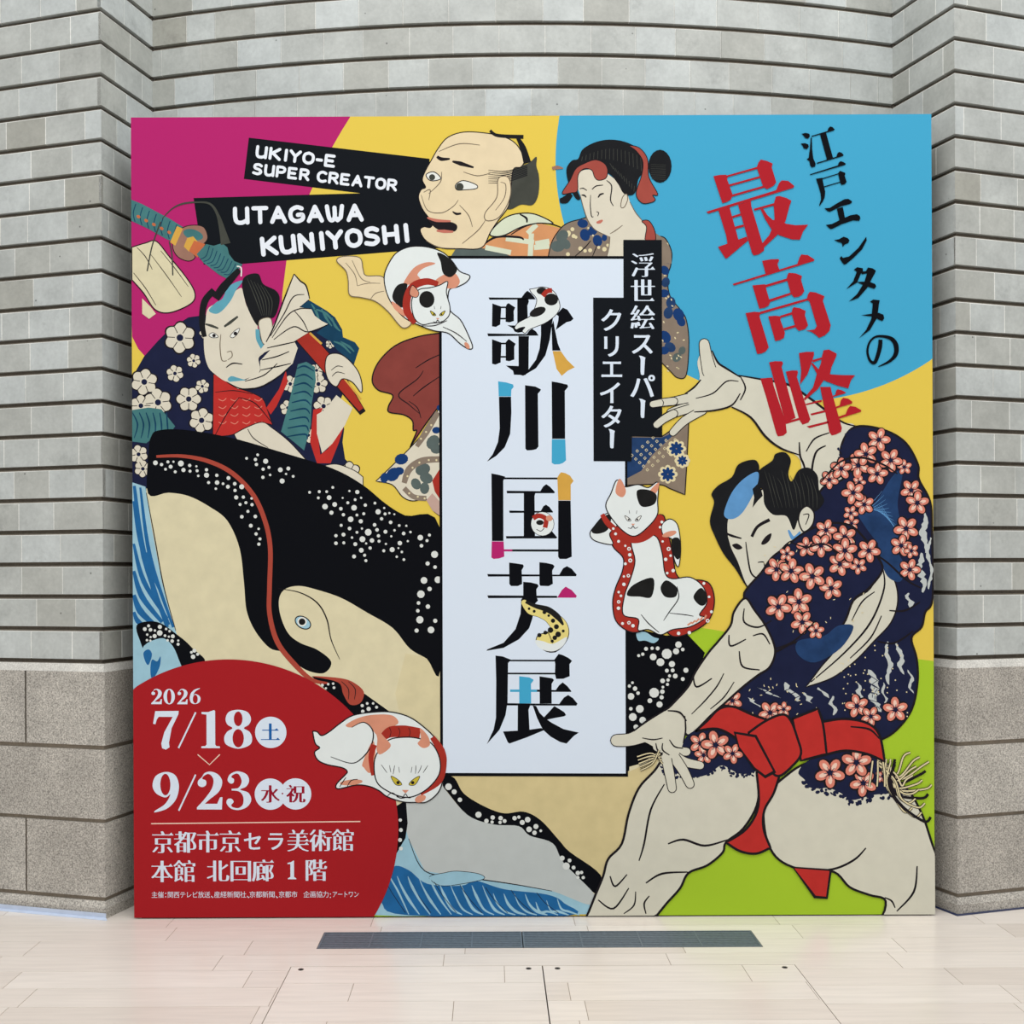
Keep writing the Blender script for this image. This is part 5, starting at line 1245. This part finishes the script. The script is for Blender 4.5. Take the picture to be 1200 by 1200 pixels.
C3.poly('catorange', [(520, 360), (600, 440), (650, 510), (570, 575), (540, 540), (545, 450)], sm=True); C3.poly('catorange', [(880, 370), (940, 430), (955, 500), (905, 525), (860, 490), (885, 450)], sm=True)
for p in ([(575, 655), (600, 690), (620, 718)], [(640, 660), (645, 690), (650, 715)], [(680, 660), (675, 690), (668, 730)], [(845, 660), (845, 690), (842, 725)], [(890, 660), (880, 690), (862, 722)], [(940, 660), (920, 690), (902, 718)]): C3.line(p, .7)
C3.org(0, 0, 1); cat_face(C3, 474.5, 919, 2.6); C3.org(360, 800, 6.667)
C3.line([(620, 905), (660, 875), (720, 915), (770, 912)], 1); C3.line([(250, 830), (275, 790), (300, 755)], .9); C3.line([(310, 825), (340, 780), (390, 770)], .9)
C3.build()

# ------------------------------------------------------------------ black caption strips
CS = Art('caption_strip', banner, 3.8)
CS.poly('strip', [(731.5, 282.5), (776.5, 282.5), (776.5, 512.8), (740.3, 512.8), (740.3, 542), (696, 542), (696, 350.3), (731.5, 350.3)])
cap = tag(CS.build(), 'black stepped strip with white upright lettering')
CL = Art('caption_lettering', cap, 3.95); CL.up()
for ch, x, y, e in (('浮', 754.8, 311.8, 31), ('世', 754.4, 342.2, 31), ('絵', 754.2, 373.0, 31)): put_glyph(CL, 'panel', ch, x, y, e, 'kanji', wx=30)
for ch, x, y, e in (('ス', 753.6, 403.5, 29), ('パ', 753.6, 454, 31), ('ク', 717.8, 376.3, 29), ('リ', 717.6, 406.6, 29), ('エ', 717.8, 433.3, 28), ('イ', 716.4, 461.5, 29), ('タ', 717.8, 489.6, 29)): put_glyph(CL, 'panel', ch, x, y, e, 'kana')
for x, y in ((753.4, 429.4), (753.4, 479.8), (717.4, 515.4)): CL.poly('panel', [(x - 4, y - 11.3), (x - 1, y - 11.0), (x + 3.6, y - 9), (x + 3.0, y - 6), (x + 2.2, y + 8), (x + 2, y + 11), (x, y + 11.6), (x - 1.8, y + 10.6), (x - 2.2, y + 7), (x - 2.0, y - 6), (x - 2.6, y - 9)], up=False)
CL.build()

# fingers of the raised hand reach over the strip
F2 = Art('fingertips', cap, 4.3)
finger(F2, [(765.5, 475), (778, 472.8), (790, 471.5)], [7, 8, 8.5]); finger(F2, [(770, 499), (779, 492), (790, 486)], [7.5, 8, 8.5]); F2.line([(776, 469.5), (778, 473), (777, 477)], .9)
F2.build()

# ------------------------------------------------------------------ Roman lettering on black strips
LS = {'U': [[(0, 0), (0, .62), (.12, .95), (.45, 1), (.75, .85)], [(.8, 0), (.8, 1)]], 'K': [[(0, 0), (0, 1)], [(.8, 0), (.05, .55)], [(.22, .45), (.85, 1)]], 'I': [[(.2, 0), (.2, 1)]],
      'Y': [[(0, 0), (.42, .48), (.42, 1)], [(.85, 0), (.42, .5)]], 'O': [[(.42, 0), (.1, .15), (0, .5), (.1, .85), (.42, 1), (.76, .85), (.86, .5), (.76, .15), (.42, 0)]], '-': [[(0, .55), (.4, .55)]],
      'E': [[(0, 0), (0, 1)], [(0, 0), (.7, 0)], [(0, .5), (.6, .5)], [(0, 1), (.74, 1)]], 'S': [[(.75, .12), (.45, 0), (.1, .1), (.12, .4), (.6, .55), (.74, .8), (.45, 1), (0, .92)]],
      'P': [[(0, 0), (0, 1)], [(0, 0), (.5, 0), (.75, .15), (.7, .42), (.45, .55), (0, .55)]], 'R': [[(0, 0), (0, 1)], [(0, 0), (.5, 0), (.74, .14), (.7, .4), (.45, .52), (.05, .52)], [(.4, .55), (.8, 1)]],
      'C': [[(.78, .12), (.45, 0), (.1, .18), (0, .52), (.12, .86), (.45, 1), (.8, .9)]], 'A': [[(.42, 0), (0, 1)], [(.42, 0), (.86, 1)], [(.15, .66), (.7, .66)]], 'T': [[(0, 0), (.85, 0)], [(.43, 0), (.43, 1)]],
      'G': [[(.76, .1), (.45, 0), (.1, .18), (0, .52), (.12, .86), (.45, 1), (.8, .85), (.8, .55), (.5, .55)]], 'W': [[(0, 0), (.12, .8), (.32, 1), (.5, .75), (.5, .1)], [(.5, .75), (.68, 1), (.9, .8), (1.0, 0)]],
      'N': [[(0, 1), (0, 0), (.78, 1), (.78, 0)]], 'H': [[(0, 0), (0, 1)], [(.8, 0), (.8, 1)], [(0, .5), (.8, .5)]]}
def roman(A, text, x0, y0, x1, y1, h, slant=0.0, thick=.30):
    """letters from x0,y0 (top left of the first) along a line to x1,y1 (top right of the last)"""
    adv = [.62 if ch == 'I' else .8 if ch == '-' else .6 if ch == ' ' else 1.42 if ch == 'W' else 1.22 for ch in text]
    total = sum(adv) - .35
    dx, dy = x1 - x0, y1 - y0; L = math.hypot(dx, dy); ex, ey = dx / L, dy / L; px, py = -ey, ex
    s = L / total; t = 0; A.up()
    for ch, a in zip(text, adv):
        for st in LS.get(ch, []):
            pts = [(x0 + (t + u + (v - 1) * -slant) * s * ex + v * h * px, y0 + (t + u + (v - 1) * -slant) * s * ey + v * h * py) for u, v in st]
            segs = [pts] if len(pts) > 4 else [[u, v] for u, v in zip(pts, pts[1:])]
            for sg in segs:
                A.off += STEP * .8; A.k = 0
                A.stroke('white', sg, h * thick, sm=len(sg) > 4, up=False, cap=True)
        t += a
R1 = Art('roman_strip', banner, 0.4)
R1.poly('strip', [(293.5, 163), (505, 187.5), (505, 240), (427, 228.5), (287.5, 211.5)]); r1 = R1.build(); tag(r1, 'upper black slanted strip with white Roman letters')
R1L = Art('roman_lettering', r1, 0.5)
roman(R1L, 'UKIYO-E', 304, 173.5, 395.5, 185.0, 11.8); roman(R1L, 'SUPER CREATOR', 300, 194.0, 467, 213.5, 11.0); R1L.build()
R2 = Art('roman_strip', banner, 0.44)
R2.poly('strip', [(228.5, 234), (427, 228), (520, 220), (520, 292), (270, 312.5), (240, 312)]); r2 = R2.build(); tag(r2, 'lower black slanted strip with white Roman letters')
R2L = Art('roman_lettering', r2, 0.5)
roman(R2L, 'UTAGAWA', 277, 246.5, 425, 242.5, 16.5); roman(R2L, 'KUNIYOSHI', 308.5, 282, 478, 265.5, 18.0); R2L.build()

# ------------------------------------------------------------------ slogan on the blue field
def shapes(A, mat, ox, oy, s, lst):
    A.org(ox, oy, s)
    for pts in lst: A.poly(mat, pts, up=False)
    A.org(0, 0, 1)
SB = Art('slogan_lettering', banner, 3.2)
shapes(SB, 'black', 930, 140, 9.23, [
    [(95, 165), (140, 155), (180, 165), (187, 190), (165, 218), (135, 210), (118, 185)], [(85, 272), (130, 265), (168, 280), (174, 305), (150, 332), (118, 322), (108, 295)],
    [(195, 205), (207, 205), (210, 330), (222, 430), (248, 490), (240, 520), (205, 528), (187, 505), (180, 460), (150, 440), (172, 425), (185, 330)],
    [(203, 187), (375, 135), (385, 105), (405, 85), (430, 92), (455, 118), (440, 130), (205, 198)], [(295, 172), (360, 152), (435, 425), (370, 448)], [(258, 478), (472, 412), (482, 378), (500, 360), (530, 370), (550, 393), (540, 405), (262, 490)],
    [(185, 602), (488, 505), (496, 478), (515, 460), (545, 468), (575, 488), (565, 500), (190, 612)], [(250, 650), (320, 640), (325, 680), (350, 790), (345, 850), (325, 895), (290, 945), (284, 940), (305, 870), (300, 810), (278, 730)],
    [(318, 645), (490, 592), (492, 602), (320, 656)], [(338, 732), (515, 680), (517, 690), (340, 743)], [(488, 590), (510, 565), (565, 585), (568, 598), (560, 615), (582, 685), (560, 710), (525, 718), (512, 690)],
    [(340, 970), (400, 965), (470, 920), (560, 870), (600, 868), (640, 893), (635, 912), (610, 925), (530, 945), (400, 1007), (375, 1000)], [(475, 975), (540, 955), (565, 1085), (505, 1105)],
    [(355, 1150), (420, 1140), (520, 1090), (620, 1045), (690, 1033), (722, 1050), (730, 1078), (715, 1105), (650, 1100), (530, 1140), (430, 1190), (405, 1195)]])
shapes(SB, 'black', 960, 260, 6.667, [
    [(120, 148), (160, 142), (195, 122), (228, 133), (242, 150), (232, 172), (205, 182), (188, 202), (182, 172), (150, 162)], [(165, 290), (178, 272), (190, 288), (240, 275), (310, 210), (372, 122), (376, 150), (340, 220), (270, 290), (215, 335), (200, 340), (182, 322)],
    [(275, 380), (300, 360), (345, 368), (347, 390), (330, 410), (300, 480), (215, 532), (270, 470), (298, 395)], [(335, 395), (370, 390), (385, 362), (420, 368), (447, 386), (440, 405), (415, 450), (380, 520), (310, 600), (235, 628), (300, 570), (355, 480), (378, 408), (335, 416)], [(295, 475), (350, 473), (400, 475), (440, 490), (450, 510), (435, 528), (405, 520), (340, 495)],
    [(400, 630), (425, 612), (477, 618), (470, 650), (458, 750), (400, 850), (315, 914), (370, 850), (412, 760), (422, 642)], [(330, 735), (400, 725), (470, 716), (505, 730), (512, 758), (497, 780), (470, 770), (420, 745)]])
SB.org(960, 260, 6.667); SB.stroke('black', [(482, 925), (478, 980), (460, 1050), (435, 1105), (400, 1088), (380, 1020), (395, 950), (440, 905), (505, 900), (570, 920), (603, 970), (600, 1040), (550, 1095), (465, 1136)], [4.5, 5, 4.6, 4, 3, 2.6, 2.4, 2.4, 3.2, 4.6, 5.8, 5, 3.2, .8], up=False)
SB.build()
SR = Art('slogan_lettering', banner, 3.4)
shapes(SR, 'scarlet', 825, 180, 9.23, [
    [(112, 255), (180, 242), (250, 240), (268, 262), (258, 285), (320, 460), (300, 508), (255, 535), (208, 548)], [(580, 160), (600, 105), (625, 75), (690, 90), (752, 118), (742, 160), (790, 320), (762, 358), (690, 395), (650, 372)],
    [(255, 248), (580, 155), (590, 175), (260, 266)], [(272, 348), (615, 252), (622, 272), (280, 368)], [(300, 458), (650, 358), (655, 380), (305, 480)],
    [(35, 640), (790, 405), (820, 330), (850, 300), (920, 305), (985, 360), (975, 380), (55, 660)],
    [(165, 625), (285, 592), (380, 940), (470, 908), (485, 950), (260, 1140), (240, 1145), (160, 1020), (262, 985), (248, 895)], [(378, 565), (515, 520), (520, 580), (640, 980), (660, 1010), (655, 1060), (600, 1100), (545, 1112), (525, 1080)],
    [(310, 688), (402, 658), (408, 682), (318, 708)], [(342, 802), (436, 776), (442, 800), (350, 826)],
    [(545, 608), (768, 545), (772, 570), (555, 628)], [(762, 560), (785, 475), (825, 468), (900, 490), (955, 520), (938, 560), (888, 745), (800, 890), (660, 1022), (640, 978), (715, 890), (745, 820), (772, 720)],
    [(620, 612), (650, 608), (690, 672), (750, 727), (830, 740), (900, 770), (1000, 785), (1135, 778), (1080, 850), (1045, 940), (960, 938), (820, 892), (735, 825), (670, 720)]])
shapes(SR, 'scarlet', 850, 290, 9.23, [
    [(405, 155), (500, 138), (582, 135), (590, 150), (570, 190), (592, 252), (445, 300)], [(85, 405), (785, 188), (810, 115), (830, 85), (900, 92), (972, 140), (965, 155), (100, 422)],
    [(300, 420), (435, 408), (455, 425), (446, 450), (490, 600), (475, 640), (430, 662), (375, 672)], [(670, 345), (680, 305), (692, 283), (770, 290), (836, 318), (825, 360), (860, 480), (835, 520), (800, 542), (750, 550), (715, 508)],
    [(440, 415), (670, 345), (680, 370), (445, 440)], [(478, 573), (710, 498), (716, 520), (488, 600)],
    [(225, 720), (320, 705), (392, 712), (374, 750), (475, 1090), (440, 1135), (400, 1155), (350, 1162)], [(380, 706), (890, 560), (896, 582), (382, 732)], [(885, 570), (900, 515), (920, 488), (980, 495), (1078, 535), (1060, 585), (1145, 850), (1130, 912), (1080, 960), (1018, 986), (980, 950), (935, 920), (875, 910), (970, 895), (995, 860), (918, 598)],
    [(470, 755), (545, 748), (612, 755), (600, 790), (650, 930), (640, 985), (600, 1010), (545, 1022)], [(722, 720), (730, 675), (745, 655), (810, 665), (875, 695), (865, 740), (900, 850), (870, 890), (800, 912), (765, 872)],
    [(600, 748), (730, 708), (736, 732), (606, 770)], [(635, 882), (765, 845), (770, 870), (642, 906)]])
shapes(SR, 'scarlet', 885, 405, 9.23, [
    [(60, 365), (190, 355), (200, 430), (330, 830), (345, 950), (310, 982), (250, 992), (232, 960), (118, 550)], [(155, 190), (220, 178), (295, 180), (306, 200), (290, 240), (440, 790), (330, 840)], [(335, 290), (400, 278), (462, 278), (466, 300), (455, 350), (600, 805), (580, 840), (515, 864), (480, 810)], [(325, 832), (480, 790), (486, 812), (335, 858)],
    [(478, 90), (560, 76), (640, 76), (640, 110), (612, 200), (570, 320), (490, 430), (502, 280)], [(622, 165), (725, 135), (727, 155), (630, 190)], [(728, 120), (745, 58), (800, 50), (885, 95), (882, 120), (830, 240), (812, 320), (740, 390), (680, 480), (540, 602), (530, 580), (630, 460), (672, 310), (715, 200)], [(610, 200), (625, 195), (690, 265), (760, 305), (830, 320), (940, 327), (1085, 328), (1040, 380), (1010, 470), (900, 442), (760, 390), (670, 310)],
    [(705, 455), (820, 455), (828, 500), (940, 900), (932, 940), (880, 968), (832, 980), (805, 945)],
    [(545, 640), (720, 595), (725, 615), (560, 652)], [(840, 552), (870, 540), (880, 495), (895, 480), (940, 490), (985, 515), (975, 525), (848, 562)], [(600, 745), (760, 705), (765, 727), (612, 764)], [(865, 672), (918, 655), (930, 600), (955, 572), (1010, 582), (1055, 615), (1050, 634), (872, 688)], [(560, 882), (790, 825), (796, 847), (590, 900)], [(900, 778), (980, 750), (1005, 690), (1030, 660), (1090, 670), (1150, 705), (1148, 722), (908, 798)]])
SR.build()
